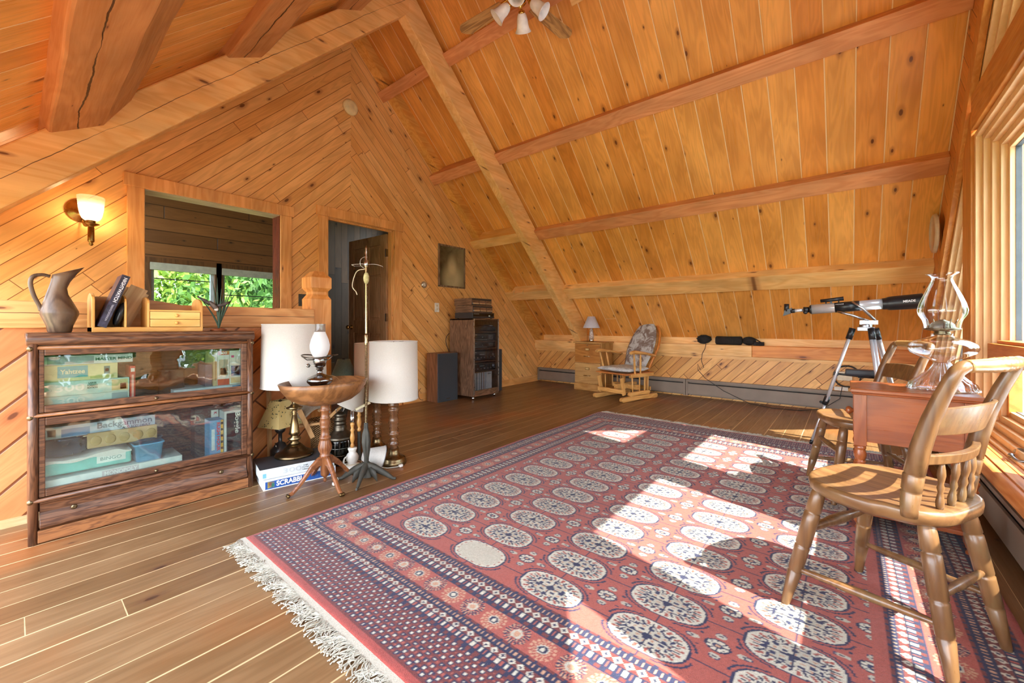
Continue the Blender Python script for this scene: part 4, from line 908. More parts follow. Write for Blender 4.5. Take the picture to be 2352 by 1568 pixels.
# teal shade lamp
g = thing('table_lamp', 'lamp with a small grey-green cone shade half hidden behind the bowl', 'table lamp', (-3.035, 1.635, 0))
b = MB(); shade(b, .10, .045, .55, .705); b.build('lamp_shade', cloth((104, 128, 122), (90, 112, 106), 90.), g)
b = MB(); b.lathe([(.05, 0), (.05, .01), (.015, .03), (.012, .2), (.03, .3), (.02, .45), (.008, .47), (.008, .70), (.012, .712)], 20); b.build('base', IRON, g)
# lamp with tilted white shade and light turned stem
PNE = wood((206, 152, 84), (184, 126, 60), 'z', rough=.3, coat=.3)
def spin(b, z0, k=1.): b.lathe([(.009*k, z0), (.014*k, z0+.012), (.010*k, z0+.024), (.008*k, z0+.03), (.013*k, z0+.045), (.016*k, z0+.065), (.012*k, z0+.09), (.009*k, z0+.105), (.015*k, z0+.118), (.009*k, z0+.13), (.012*k, z0+.15), (.015*k, z0+.158), (.009*k, z0+.17)], 20)
g = thing('table_lamp', 'light turned-wood lamp wearing a tilted white cone shade below the bowl', 'table lamp', (-2.735, 1.590, 0))
b = MB(); b.lathe([(.045, 0), (.046, .012), (.02, .03), (.012, .06), (.012, .2)], 20); b.build('foot', IRON, g)
b = MB(); spin(b, .20, 1.1); b.build('stem', PNE, g)
b = MB(); b.lathe([(.012, .37), (.014, .372), (.014, .43), (.01, .432)], 16); b.build('socket', metal((200, 198, 190), .2), g)
b = MB(); shade(b, .135, .06, -.06, .10, o=(.0, -.07, .47), ax=(.30, .38, .87)); b.build('lamp_shade', LIN, g)
# white ceramic lamp
g = thing('table_lamp', 'white ceramic jug lamp with a light wood stem and bare chrome socket', 'table lamp', (-2.60, 1.462, 0))
CER = plain((226, 222, 212), .2)
b = MB(); b.lathe([(.060, 0), (.062, .008), (.056, .022), (.038, .032), (.030, .042), (.040, .058), (.042, .078), (.032, .098), (.022, .108), (.026, .122), (.030, .132), (.028, .138), (.01, .139)], 28); b.build('jug_base', CER, g)
b = MB(); b.tube([(.0, -.036, .085), (.01, -.062, .080), (.012, -.068, .05), (.0, -.046, .035)], .0055, 8); b.build('handle', CER, g)
b = MB(); spin(b, .139, 1.); b.build('stem', PNE, g)
b = MB(); b.lathe([(.010, .309), (.016, .315), (.016, .35), (.014, .352), (.014, .385), (.010, .388)], 18); b.build('socket', metal((200, 198, 190), .18), g)
b = MB(); b.tube([(.062*math.cos(k*.5), .062*math.sin(k*.5), .028+.001*k) for k in range(14)]+[(.08, .03, .01), (.11, .02, .004)], .0026, 5); b.build('cord', plain((206, 194, 160)), g)
b = MB(); b.bar((-.01, .03, .39), (.02, .12, .43), .02, .015); b.build('bulb_holder', plain((214, 204, 170)), g)
# ship lantern
g = thing('ship_lantern', 'dark ribbed metal ship lantern with a wire cage between basket and ceramic lamp', 'lantern', (-2.765, 1.462, 0))
PEW = metal((92, 84, 72), .38, .2)
b = MB(); b.lathe([(.080, 0), (.084, .006), (.084, .03), (.078, .036)], 32); b.build('font', PEW, g)
b = MB(); b.lathe([(.078, .166), (.090, .172), (.095, .182), (.086, .194), (.060, .218), (.046, .232), (.043, .238), (.045, .258), (.040, .262), (.040, .276), (.045, .280), (.039, .286), (.040, .302), (.045, .306), (.038, .312), (.037, .332), (.041, .336), (.028, .352), (.01, .362)], 32); b.build('hood', PEW, g)
b = MB(); b.lathe([(.072, .034), (.076, .06)]+[(.076+(.002 if i % 2 else -.002), .06+i*.0065) for i in range(1, 16)]+[(.072, .167)], 32, cap=False); b.build('lens', glass((120, 116, 104), 3., .05), g)
b = MB(); b.lathe([(.0, .034), (.03, .036), (.03, .08), (.012, .09), (.012, .15)], 16); b.build('burner', PEW, g)
b = MB()
for k in range(6): a = k*PI/3+.2; b.tube([(.080*math.cos(a), .080*math.sin(a), .02), (.088*math.cos(a), .088*math.sin(a), .05), (.088*math.cos(a), .088*math.sin(a), .15), (.082*math.cos(a), .082*math.sin(a), .172)], .0022, 5)
for z in (.07, .12): b.tube([(.088*math.cos(2*PI*k/30), .088*math.sin(2*PI*k/30), z) for k in range(30)], .0018, 5, closed=True)
b.build('wire_cage', metal((150, 146, 136), .3), g)
b = MB(); b.tube([(0, -.02, .355), (0, -.03, .38), (0, 0, .395), (0, .03, .38), (0, .02, .355)], .003, 6); b.build('handle', NICK, g)
# white cone shade lying on the floor
g = thing('lamp_shade', 'white cone lamp shade with grey trim lying on its side behind the iron lamp base', 'lamp shade', (-2.435, 1.515, .082))
b = MB(); shade(b, .082, .036, 0, .125, o=(.035, .045, .0), ax=(-.35, -.75, .28)); b.build('shade_cone', cloth((236, 234, 228), (222, 220, 212), 90., trans=.4), g)
b = MB(); q = Vector((0, 0, 1)).rotation_difference(Vector((-.35, -.75, .28)).normalized())
b.tube([Vector((.035, .045, 0))+q @ Vector((.083*math.cos(2*PI*k/30), .083*math.sin(2*PI*k/30), 0)) for k in range(30)], .0025, 5, closed=True); b.build('trim_ring', cloth((150, 150, 150)), g)
# iron-base bridge floor lamp
LX, LY = -2.325, 1.400
g = thing('floor_lamp', 'tall twisted-pole floor lamp without shade on a dark cast leaf base', 'floor lamp', (LX, LY, 0))
b = MB(); fl2 = lambda a, z: 1+.16*math.cos(a*3+z*20)+.06*math.cos(a*7)
b.lathe([(.045, .03), (.026, .07), (.013, .10), (.014, .14), (.020, .19), (.024, .24), (.021, .29), (.013, .325), (.012, .36)], 30, flute=fl2, smooth=False); b.build('cast_column', IRON, g)
for k, (dx, dy) in enumerate(((.125, .115), (.10, -.12), (-.13, -.10), (-.12, .13))):
    b = MB(); b.tube([(0, 0, .09), (dx*.3, dy*.3, .075), (dx*.65, dy*.65, .045), (dx*.95, dy*.95, .012), (dx*1.08, dy*1.08, .010)], [.030, .026, .018, .011, .008], 7, flat=.7); b.build('leg', IRON, g)
for k in range(3):
    a = k*2.1+.3; b = MB(); b.tube([(.015*math.cos(a), .015*math.sin(a), .08), (.06*math.cos(a), .06*math.sin(a), .05), (.085*math.cos(a), .085*math.sin(a), .006)], [.02, .024, .004], 6, flat=.4); b.build('leaf', IRON, g)
t = NT('twisted_brass'); c = t.coord(); x = t.sep(c); sp = t.M('SINE', t.M('ADD', t.M('MULTIPLY', x[2], 700.), t.M('ARCTAN2', x[1], x[0])))
t.pbr(t.mix(t.sstep(sp, -.3, .5), s2l((90, 74, 52)), s2l((204, 176, 132))), .3, .9, t.bump(sp, .8, .002)); 
b = MB(); b.lathe([(.0085, .355), (.0085, .92)], 14); b.build('twisted_pole', t.m, g)
b = MB(); b.lathe([(.009, .84), (.011, .845), (.011, .87), (.009, .875), (.012, .905), (.0085, .91), (.0075, .92), (.0075, 1.33), (.011, 1.335), (.008, 1.345)], 14); b.build('pole', metal((170, 152, 120), .25), g)
b = MB(); b.lathe([(.008, 1.33), (.013, 1.345), (.012, 1.37), (.006, 1.38), (.010, 1.392), (.005, 1.405), (.008, 1.42), (.004, 1.44), (.006, 1.45), (.001, 1.468)], 12); b.build('finial', NICK, g)
b = MB(); b.tube([(-.06, -.065, 1.345), (-.02, -.02, 1.352), (.0, .0, 1.348), (.03, .04, 1.352), (.06, .075, 1.340), (.05, .085, 1.333)], .0025, 5); b.tube([(-.06, -.065, 1.345), (-.055, -.05, 1.338), (.0, .0, 1.34)], .002, 5)
b.tube([(0, 0, 1.40), (-.02, -.025, 1.38), (-.02, -.025, 1.34), (0, 0, 1.32)], .0018, 5); b.build('bracket', NICK, g)
b = MB(); b.ball((.008, -.004, 1.262), (.018, .018, .038), 9, 6); b.build('paper_wrap', cloth((214, 206, 160), (168, 160, 110), 60., blot=40.), g)
b = MB(); b.tube([(-.01, 0, 1.32), (-.05, -.03, 1.31), (-.07, -.045, 1.26), (-.075, -.05, 1.21), (-.06, -.035, 1.18), (-.055, -.03, 1.16)], .0028, 5); b.build('cord', plain((214, 198, 170)), g)
# loose plugs on the floor
for nm, lab, P in (('power_plug', 'white plug and cord on the floor right of the brass lamp foot', [(-2.44, 1.585, .006), (-2.40, 1.600, .006), (-2.37, 1.65, .006), (-2.36, 1.68, .006)]), ('power_plug', 'small white plug on the floor beneath the bowl stand', [(-2.50, 1.30, .006), (-2.46, 1.29, .006), (-2.425, 1.255, .006), (-2.40, 1.235, .010)])):
    g = thing(nm, lab, 'plug', P[0]); b = MB(); b.tube([Vector(p)-Vector(P[0]) for p in P], .0028, 5); b.build('cord', plain((228, 224, 212)), g)
    e_ = Vector(P[-1])-Vector(P[0]); b = MB(); b.box(e_.x-.01, e_.x+.01, e_.y-.012, e_.y+.014, -.004, .012); b.build('plug_body', plain((232, 230, 222)), g, bevel=.003)
# ------------------------------------------------------------------ open six-panel door
DOORW = {a: wood((176, 136, 96), (150, 112, 74), a, rough=.4) for a in 'xyz'}
g = thing('panel_door', 'six-panel wooden door standing open into the dark hall', 'door', (-4.315, 2.880, .012), math.radians(183))
g['kind'] = 'structure'; g.name = 'door_1'; del g['label']; del g['category']
b = MB(); DWd, DH = .79, 2.06; t2 = .018; st = .11
b.box(0, st, -t2, t2, 0, DH); b.box(DWd-st, DWd, -t2, t2, 0, DH); b.box(DWd/2-.045, DWd/2+.045, -t2, t2, 0, DH)
for z0, z1 in ((0, .22), (.86, 1.02), (1.58, 1.68), (DH-.12, DH)): b.box(st, DWd-st, -t2, t2, z0, z1)
b.build('door_frame', DOORW['z'], g, bevel=.003)
for z0, z1 in ((.22, .86), (1.02, 1.58), (1.68, DH-.12)):
    for x0_, x1_ in ((st, DWd/2-.045), (DWd/2+.045, DWd-st)):
        b = MB(); b.box(x0_, x1_, -.006, .006, z0, z1); b.box(x0_+.03, x1_-.03, -.014, .014, z0+.03, z1-.03); b.build('door_panel', DOORW['z'], g, bevel=.004)
for s in (1, -1):
    b = MB(); b.lathe([(.03, .0), (.03, .004), (.012, .008), (.010, .035), (.026, .045), (.028, .06), (.018, .072), (0, .074)], 20, (DWd-.06, s*t2, .93), (0, s, 0)); b.build('door_knob', metal((206, 170, 100), .2), g)
for z in (.25, 1.05, 1.83): b = MB(); b.box(-.012, .004, -.002, .03, z-.045, z+.045); b.tube([(-.006, .024, z-.05), (-.006, .024, z+.05)], .006, 8); b.build('hinge', NICK, g)
# ------------------------------------------------------------------ wall fittings
XV = XG
g = thing('wall_sconce', 'lit brass wall sconce with a clear glass cup shade left of the interior window', 'sconce', (XV, .310, 1.78))
ABR = metal((150, 118, 66), .28)
b = MB(); b.lathe([(.080, 0), (.084, .006), (.076, .014), (.055, .018), (.05, .026), (.0, .03)], 36, ax=(1, 0, 0)); b.build('backplate', ABR, g)
b = MB(); b.tube([(.02, 0, -.07), (.07, .01, -.115), (.115, .03, -.11), (.12, .036, -.09)], .006, 8); b.lathe([(.002, -.258), (.009, -.254), (.012, -.245), (.008, -.236), (.016, -.230), (.018, -.222), (.0175, -.13), (.014, -.125), (.018, -.12), (.042, -.108), (.044, -.103), (.02, -.1), (.024, -.095), (.024, -.075), (.0, -.075)], 24, (.12, .036, 0)); b.build('arm', ABR, g)
b = MB(); b.lathe([(.030, -.085), (.046, -.070), (.056, -.045), (.064, 0), (.070, .065), (.0715, .085), (.0695, .085), (.062, 0), (.044, -.068), (.029, -.082)], 8, (.12, .036, 0), smooth=True, cap=False)
t = NT('etched_glass'); tr = t.n('ShaderNodeBsdfTransparent'); tl = t.n('ShaderNodeBsdfTranslucent'); tl.inputs[0].default_value = (.95, .93, .9, 1); mx = t.n('ShaderNodeMixShader'); mx.inputs[0].default_value = .24; t.t.links.new(tr.outputs[0], mx.inputs[1]); t.t.links.new(tl.outputs[0], mx.inputs[2]); t.t.links.new(mx.outputs[0], t.out.inputs[0])
b.build('glass_shade', t.m, g)
t = NT('lamp_bulb'); e_ = t.n('ShaderNodeEmission'); e_.inputs[0].default_value = (1, .70, .36, 1); e_.inputs[1].default_value = 110.; t.t.links.new(e_.outputs[0], t.out.inputs[0]); BULB = t.m
b = MB(); b.lathe([(.008, -.075), (.016, -.06), (.019, -.035), (.013, -.01), (.004, .022), (.0, .026)], 16, (.12, .036, 0)); b.build('bulb', BULB, g)
g = tag(MB().lathe([(.084, 0), (.086, .01), (.078, .022), (.07, .032), (.045, .036), (.0, .037)], 40, (0, 0, 0), (1, 0, 0)).build('smoke_detector', plain((236, 214, 156), .5)), 'round cream smoke detector high on the board wall near the ridge', 'smoke detector'); g.location = (XV+.001, 2.335, 3.345)  # yellow of the cream is light reflected off the wood, put into the colour
g = thing('thermostat', 'round silver thermostat between doorway and portrait', 'thermostat', (XV, 3.340, 1.487)); b = MB(); b.lathe([(.042, 0), (.042, .01), (.036, .02), (.03, .022)], 28, ax=(1, 0, 0)); b.build('ring', metal((190, 186, 176), .3), g); b = MB(); b.lathe([(.026, .02), (.024, .03), (.0, .031)], 28, ax=(1, 0, 0)); b.build('dial', plain((214, 206, 190), .4), g)
g = thing('light_switch', 'white double switch plate below the portrait', 'light switch', (XV, 3.556, 1.203)); b = MB(); b.box(0, .006, -.037, .037, -.06, .06); b.build('cover_plate', plain((236, 232, 218), .4), g, bevel=.002)
for z in (.024, -.024): b = MB(); b.box(.005, .014, -.008, .008, z-.012, z+.012); b.build('toggle', plain((206, 190, 150), .4), g, bevel=.001)
g = thing('light_switch', 'black switch plate left of the newel post', 'light switch', (XV, 1.828, 1.218)); b = MB(); b.box(0, .006, -.037, .037, -.06, .06); b.build('cover_plate', plain((58, 56, 52), .4), g, bevel=.002); b = MB(); b.box(.005, .016, -.007, .007, -.012, .012); b.build('toggle', plain((24, 24, 24), .3), g)
# framed picture (plain sepia stand-in)
g = thing('framed_picture', 'framed sepia picture hanging on the board wall above the stereo cabinet', 'picture', (XV, 3.817, 1.768)); hw_, hh = .243, .286
b = MB(); 
for y0, y1, z0, z1 in ((-hw_, hw_, hh-.022, hh), (-hw_, hw_, -hh, -hh+.022), (-hw_, -hw_+.022, -hh, hh), (hw_-.022, hw_, -hh, hh)): b.box(0, .022, y0, y1, z0, z1)
b.build('picture_frame', wood((150, 128, 104), (110, 84, 62), 'z', rough=.4), g, bevel=.003)
t = NT('sepia_print'); c = t.coord(); x = t.sep(c); n = t.noise(c, 7., 4., .6, .6)
r1 = t.M('SQRT', t.M('ADD', t.M('POWER', t.M('MULTIPLY', x[1], 5.), 2.), t.M('POWER', t.M('MULTIPLY', t.M('ADD', x[2], .16), 4.6), 2.)))
r2_ = t.M('SQRT', t.M('ADD', t.M('POWER', t.M('MULTIPLY', x[1], 11.), 2.), t.M('POWER', t.M('MULTIPLY', t.M('SUBTRACT', x[2], .03), 7.), 2.)))
gl_ = t.M('ADD', t.sstep(t.M('ADD', r1, t.M('MULTIPLY', n, .5)), .6, 1.5, .55, 0.), t.sstep(t.M('ADD', r2_, t.M('MULTIPLY', n, .5)), .5, 1.5, .45, 0.))
bgk = t.lin(t.M('ADD', t.M('MULTIPLY', x[1], 1.6), n), .1, .9, 0., .4)
t.pbr(t.mix(t.M('ADD', gl_, bgk, clamp=True), s2l((58, 48, 28)), s2l((208, 196, 150))), .3)
b = MB(); b.box(.004, .010, -hw_+.02, hw_-.02, -hh+.02, hh-.02); b.build('print', t.m, g)
# ------------------------------------------------------------------ stereo cabinet
WN = {a: wood((132, 100, 76), (92, 66, 48), a, rough=.4, scale=2.2, grain=.3) for a in 'xyz'}
SX, SY = -3.69, 3.732; SW_, SD, SZ0, SZ1 = .49, .45, .048, 1.053
g = thing('stereo_cabinet', 'walnut stereo cabinet on chrome casters with a smoked glass door', 'cabinet', (SX, SY, 0))
for y0, y1 in ((0, .018), (SW_-.018, SW_)): b = MB(); b.box(-SD, -.008, y0, y1, SZ0, SZ1); b.build('side_panel', WN['z'], g, bevel=.002)
b = MB(); b.box(-SD, -.0, 0, SW_, SZ1-.018, SZ1); b.build('top_panel', WN['y'], g, bevel=.002)
b = MB(); b.box(-SD, -.012, .018, SW_-.018, SZ0, SZ0+.02); b.box(-.03, -.004, .018, SW_-.018, SZ0, SZ0+.075); b.build('bottom_panel', WN['y'], g)
b = MB(); b.box(-SD, -SD+.008, .018, SW_-.018, SZ0, SZ1-.02); b.build('back_panel', plain((52, 38, 30)), g)
for z in (.885, .76, .665, .50, .36): b = MB(); b.box(-SD+.01, -.03, .018, SW_-.018, z-.014, z); b.build('shelf', WN['y'], g)
b = MB(); b.box(-.003, .002, .02, SW_-.004, .125, SZ1-.004); dd = b.build('glass_door', glass((228, 231, 235), 2.0), g)
for y in (.006, SW_-.012): b = MB(); b.box(-.004, .004, y, y+.010, SZ0+.02, SZ1-.002); b.build('edge_strip', metal((190, 186, 184), .3), dd)
for x_, y_ in ((-.05, .04), (-.05, SW_-.04), (-SD+.05, .04), (-SD+.05, SW_-.04)):
    b = MB(); b.ball((x_, y_, .024), (.022, .022, .0235), 14, 10); b.tube([(x_, y_, .03), (x_, y_, .05)], .006, 8); b.build('caster', metal((214, 212, 208), .15), g)
BK = plain((44, 46, 50), .35); SIL = metal((170, 172, 176), .3); LIT = plain((200, 210, 196), .5)
def unit(name, label, cat, z, h, kind=0, dep=.34, inset_=.03, loc=None, W=None, feet=True):
    W = W or SW_-.05; g = thing(name, label, cat, loc or (SX-.045, SY+.025, z))
    b = MB(); b.box(-dep, 0, 0, W, .006, h); b.build('case', BK, g, bevel=.002)
    b = MB(); 
    for x_ in (-.03, -dep+.03):
        for y_ in (.03, W-.03): b.lathe([(.012, 0), (.012, .007)], 10, (x_, y_, 0))
    b.build('feet', plain((60, 60, 60)), g)
    if kind == 0:   # tuner / deck
        b = MB(); b.box(0, .003, .01, W*.62, h*.28, h*.75); b.build('display_window', plain((44, 48, 52), .15), g)
        b = MB(); b.box(.003, .004, .015, .08, h*.80, h*.85); b.box(.003, .004, .015, W*.62, h*.16, h*.2); b.box(.003, .004, W*.4, W*.44, h*.45, h*.55); b.build('printed_marks', LIT, g)
        for k in range(3): b = MB(); b.box(0, .005, W*.7+k*.03, W*.7+k*.03+.010, h*.2, h*.8); b.build('key', SIL, g)
    elif kind == 1:   # receiver knobs
        for k in range(7): b = MB(); b.lathe([(.009, 0), (.008, .012), (0, .012)], 14, (.0, .03+k*(W-.06)/6, h*.35), (1, 0, 0)); b.build('knob', SIL, g)
        b = MB(); b.box(0, .002, .02, W*.55, h*.55, h*.9); b.build('display_window', plain((50, 54, 58), .15), g)
        b = MB(); b.box(.0, .003, .02, .07, h*.92, h*.96); b.box(.002, .003, W*.3, W*.5, h*.65, h*.7); b.build('printed_marks', LIT, g)
        b = MB(); b.lathe([(.022, 0), (.02, .014), (0, .014)], 20, (0, W-.05, h*.62), (1, 0, 0)); b.build('volume_knob', SIL, g)
    return g
unit('turntable', 'black turntable on the top shelf of the stereo cabinet', 'turntable', .885, .055, 9)
b = MB(); b.lathe([(.15, .056), (.15, .066), (.0, .067)], 40, (-.17, .2, 0)); pl_ = [o for o in COL.objects if o.get('category') == 'turntable'][0]; b.build('platter', plain((44, 44, 46), .3), pl_)
b = MB(); b.tube([(-.02, .40, .075), (-.16, .385, .08), (-.28, .38, .08)], .005, 8); b.ball((-.02, .40, .075), .012, 8, 6); b.build('tonearm', metal((220, 220, 220), .15), pl_)
unit('stereo_component', 'black tuner with two light bars under the turntable', 'stereo component', .76, .098, 0)
unit('stereo_component', 'black cassette deck on the shelf below the tuner', 'stereo component', .665, .078, 0)
unit('stereo_component', 'black receiver with a row of knobs in the middle of the stereo cabinet', 'stereo component', .50, .12, 1)
unit('stereo_component', 'black component with a row of keys directly above the records', 'stereo component', .36, .105, 1)
SLV = [(70, 140, 190), (206, 210, 206), (150, 150, 140), (220, 220, 214), (196, 200, 198), (70, 72, 76), (214, 210, 196), (188, 190, 190), (224, 222, 216), (120, 130, 134), (230, 230, 226), (200, 190, 170), (90, 86, 84), (216, 216, 216), (206, 204, 196), (160, 120, 96), (224, 226, 222), (190, 196, 200)]
b = MB(); b.box(-.255, 0, 0, .0115, 0, .272); rec0 = b.build('record_sleeve', plain((210, 208, 200), .5)); lp_meshes = {}
y = .03
for i, c_ in enumerate(SLV):
    o = rec0 if i == 0 else rec0.copy()
    if i: COL.objects.link(o)
    if i: o.data = rec0.data.copy(); o.data.materials.clear(); o.data.materials.append(plain(c_, .5))
    else: o.data.materials.clear(); o.data.materials.append(plain(c_, .5))
    o.location = (SX-.055, SY+y, .0690); o.rotation_euler = (.05 if i < 3 else 0, 0, 0)
    tag(o, {0: 'blue record sleeve at the left end of the record row', 5: 'dark grey record sleeve in the left half of the record row', 12: 'black record sleeve in the right half of the record row', 15: 'brown record sleeve near the right of the record row'}.get(i, 'pale record sleeve standing upright in the stereo cabinet'), 'record', 'record sleeves in the stereo cabinet'); y += .0135+(.010 if i == 2 else 0)
g = thing('record_box', 'white record box set right of the record sleeves', 'record box', (SX-.055, SY+.305, .0690)); b = MB(); b.box(-.26, 0, 0, .10, 0, .29); b.build('slipcase', plain((226, 226, 220), .5), g, bevel=.001); b = MB(); b.box(0, .001, .02, .08, .24, .255); b.build('printed_title', plain((150, 150, 146)), g)
# on top of the cabinet
unit('cd_player', 'black disc player on top of the stereo cabinet under the drawer boxes', 'disc player', 0, .078, 9, .33, loc=(SX-.02, SY+.0, SZ1+.0005), W=.415)
pl_ = [o for o in COL.objects if o.get('category') == 'disc player'][0]
b = MB(); b.box(0, .002, .01, .40, .03, .07); b.build('front_glass', plain((16, 16, 18), .1), pl_); b = MB(); b.box(.002, .003, .02, .12, .060, .063); b.box(.002, .003, .30, .33, .03, .045); b.build('printed_marks', LIT, pl_)
def cbox(z, label, dy):
    g = thing('cassette_box', label, 'storage box', (SX-.03, SY-.005+dy, z), 0, None)
    b = MB(); b.box(-.32, 0, 0, .385, 0, .092); b.build('case', WN['x'], g, bevel=.002)
    b = MB(); b.box(0, .002, .008, .377, .008, .084); b.build('front_panel', BK, g)
    for k in range(3):
        b = MB(); b.box(.002, .008, .018+k*.12, .018+k*.12+.108, .030, .066); d_ = b.build('drawer', WN['y'], g); b = MB(); b.box(.002, .016, .018+k*.12, .018+k*.12+.108, .016, .030); b.build('pull', metal((222, 222, 220), .3), d_)
cbox(SZ1+.080, 'walnut three-drawer cassette box resting on the disc player', .012); cbox(SZ1+.1735, 'walnut three-drawer cassette box on the very top of the stereo stack', -.006)
def speaker(x, y, label):
    g = thing('loudspeaker', label, 'loudspeaker', (x, y, 0)); b = MB(); b.box(-.215, -.012, 0, .335, 0, .615); b.build('cabinet', wood((138, 90, 60), (108, 66, 40), 'z', rough=.4), g, bevel=.003)
    b = MB(); b.box(-.012, .004, .004, .331, .004, .611); b.build('grille', cloth((66, 72, 78), (52, 58, 64), 300.), g, bevel=.004); b = MB(); b.box(.004, .006, .14, .20, .035, .042); b.build('badge', NICK, g)
speaker(-3.93, 3.345, 'walnut loudspeaker with a grey cloth grille left of the stereo cabinet'); speaker(-3.96, 4.265, 'loudspeaker with a grey grille mostly hidden right of the stereo cabinet')
b = MB(); b.tube([(-4.15, 3.73, .60), (-4.16, 3.68, .74), (-4.165, 3.70, .82), (-4.15, 3.735, .86)], .004, 6); b.tube([(-4.16, 3.30, .02), (-4.15, 3.24, .04), (-4.16, 3.22, .12), (-4.17, 3.27, .17)], .003, 6)
tag(b.build('speaker_cable', plain((40, 38, 38))), 'thin dark cable looping behind the stereo cabinet and loudspeaker', 'cable')
# ------------------------------------------------------------------ filing cabinet and lamp
FO = {a: wood((196, 146, 82), (172, 120, 58), a, rough=.42) for a in 'xyz'}
g = thing('filing_cabinet', 'two-drawer oak filing cabinet under the slope by the truss', 'filing cabinet', (-3.195, 5.40, 0), -.05); Wf = .455
b = MB(); b.box(0, Wf, .01, .335, .0, .70); b.build('body', FO['z'], g, bevel=.003)
b = MB(); b.box(-.015, Wf+.015, -.02, .34, .70, .722); b.build('top', FO['x'], g, bevel=.004)
b = MB(); b.box(-.006, Wf+.006, -.008, .33, 0, .10); b.build('plinth', FO['x'], g, bevel=.004)
for k, (z0, z1) in enumerate(((.415, .69), (.115, .405))):
    b = MB(); b.box(.012, Wf-.012, -.010, .012, z0, z1); o = b.build('drawer', wood((190, 128, 58), (166, 104, 40), 'x') if k == 0 else wood((196, 152, 92), (178, 132, 74), 'x'), g, bevel=.003)
    zc_ = z1-.08
    b = MB(); b.box(Wf/2-.035, Wf/2+.035, -.014, -.010, zc_-.018, zc_+.018); b.build('label_holder', metal((150, 120, 70), .35), o)
    b = MB(); b.box(Wf/2-.026, Wf/2+.026, -.0155, -.014, zc_-.010, zc_+.012); b.build('paper', plain((214, 180, 120)), o)
    b = MB(); b.tube([(Wf/2-.05, -.01, zc_-.10), (Wf/2-.045, -.032, zc_-.10), (Wf/2+.045, -.032, zc_-.10), (Wf/2+.05, -.01, zc_-.10)], .006, 8); b.build('pull', metal((206, 190, 150), .25), o)
b = MB(); b.lathe([(.009, 0), (.007, .006), (0, .007)], 12, (Wf/2, -.01, .672), (0, -1, 0)); b.build('lock', NICK, g)
g = thing('table_lamp', 'small cut-glass lamp with a white cone shade on the filing cabinet', 'table lamp', (-2.935, 5.445, .7225))
b = MB(); b.lathe([(.038, 0), (.038, .03), (.034, .036)], 24); b.build('foot', metal((220, 216, 208), .15), g)
t = NT('cut_glass'); c = t.coord(); wv = t.vor(c, 60.); t.pbr(t.mix(t.sstep(wv, .1, .5), s2l((236, 228, 220)), s2l((170, 140, 120))), .1, 0., t.bump(wv, .8, .004), .8)
b = MB(); b.lathe([(.034, .036), (.036, .07), (.032, .13), (.020, .185), (.012, .20), (.006, .21), (.006, .26)], 20); b.build('glass_column', t.m, g)
b = MB(); shade(b, .125, .052, .205, .375); b.build('lamp_shade', cloth((226, 226, 232), (210, 210, 220), 90., trans=.25), g)
# ------------------------------------------------------------------ glider rocking chair
GL = {a: wood((222, 170, 100), (204, 146, 76), a, rough=.32, coat=.3) for a in 'xyz'}
g = thing('glider_chair', 'blond wood glider rocking chair with grey cushions in front of the knee wall', 'glider chair', (-2.30, 5.215, 0), math.radians(-105.3))
def rail(x0_, x1_, y, z0, z1, nm, w_=.022):
    b = MB(); P = []
    for k in range(9): a = PI/2+PI*k/8; P.append((x0_+.035+.035*math.cos(a), (z0+z1)/2+(z1-z0)/2*math.sin(a)))
    P += [((x0_+x1_)/2, z0+.010)]
    for k in range(9): a = -PI/2+PI*k/8; P.append((x1_-.035+.035*math.cos(a), (z0+z1)/2+(z1-z0)/2*math.sin(a)))
    b.prism(P, lambda a, c: (a, y-w_, c), (0, 2*w_, 0)); b.build(nm, GL['x'], g, bevel=.003)
for s in (1, -1):
    rail(-.36, .37, s*.225, 0, .06, 'base_rail'); rail(-.20, .22, s*.225, .06, .115, 'upper_rail', .018)
    for x_ in (.14, .0, -.10, -.17): b = MB(); b.tube([(x_, s*.225, .10), (x_*1.05, s*.225, .30)], .009, 8); b.build('base_spindle', GL['z'], g)
    b = MB(); b.bar((.26, s*.19, .08), (.31, s*.19, .30), .02, .055, up=(1, 0, 0)); b.build('swing_arm', GL['z'], g, bevel=.003)
    b = MB(); b.bar((-.18, s*.19, .08), (-.20, s*.19, .30), .02, .055, up=(1, 0, 0)); b.build('swing_arm', GL['z'], g, bevel=.003)
    b = MB(); b.box(-.24, .22, s*.25-.02, s*.25+.02, .30, .345); b.build('seat_rail', GL['x'], g, bevel=.004)
    # arm with two spindles
    b = MB(); b.tube([(-.25, s*.275, .565), (-.05, s*.285, .60), (.18, s*.29, .625), (.25, s*.285, .615)], [.016, .018, .026, .018], 10, flat=1.5, up=(0, 0, 1)); b.build('armrest', GL['x'], g)
    for x_, xb in ((.06, .02), (.19, .13)):
        b = MB(); P = [(xb+(x_-xb)*k/12, s*(.255+.03*k/12), .34+.265*k/12) for k in range(13)]; b.tube(P, [.010, .013, .010, .012, .016, .012, .016, .012, .016, .012, .012, .010, .010], 10); b.build('arm_spindle', GL['z'], g)
for x_ in (.30, -.25): b = MB(); b.box(x_-.012, x_+.012, -.21, .21, .10, .15); b.build('cross_rail', GL['y'], g, bevel=.003)
b = MB(); b.box(-.20, .20, -.03, .03, .12, .20); b.box(-.03, .03, -.2, .2, .13, .19); b.build('glide_frame', GL['x'], g, bevel=.003)
b = MB(); b.box(-.26, .30, -.26, .26, .335, .352); b.build('seat_board', wood((206, 130, 66), (186, 108, 46), 'x', rough=.3), g, bevel=.006)
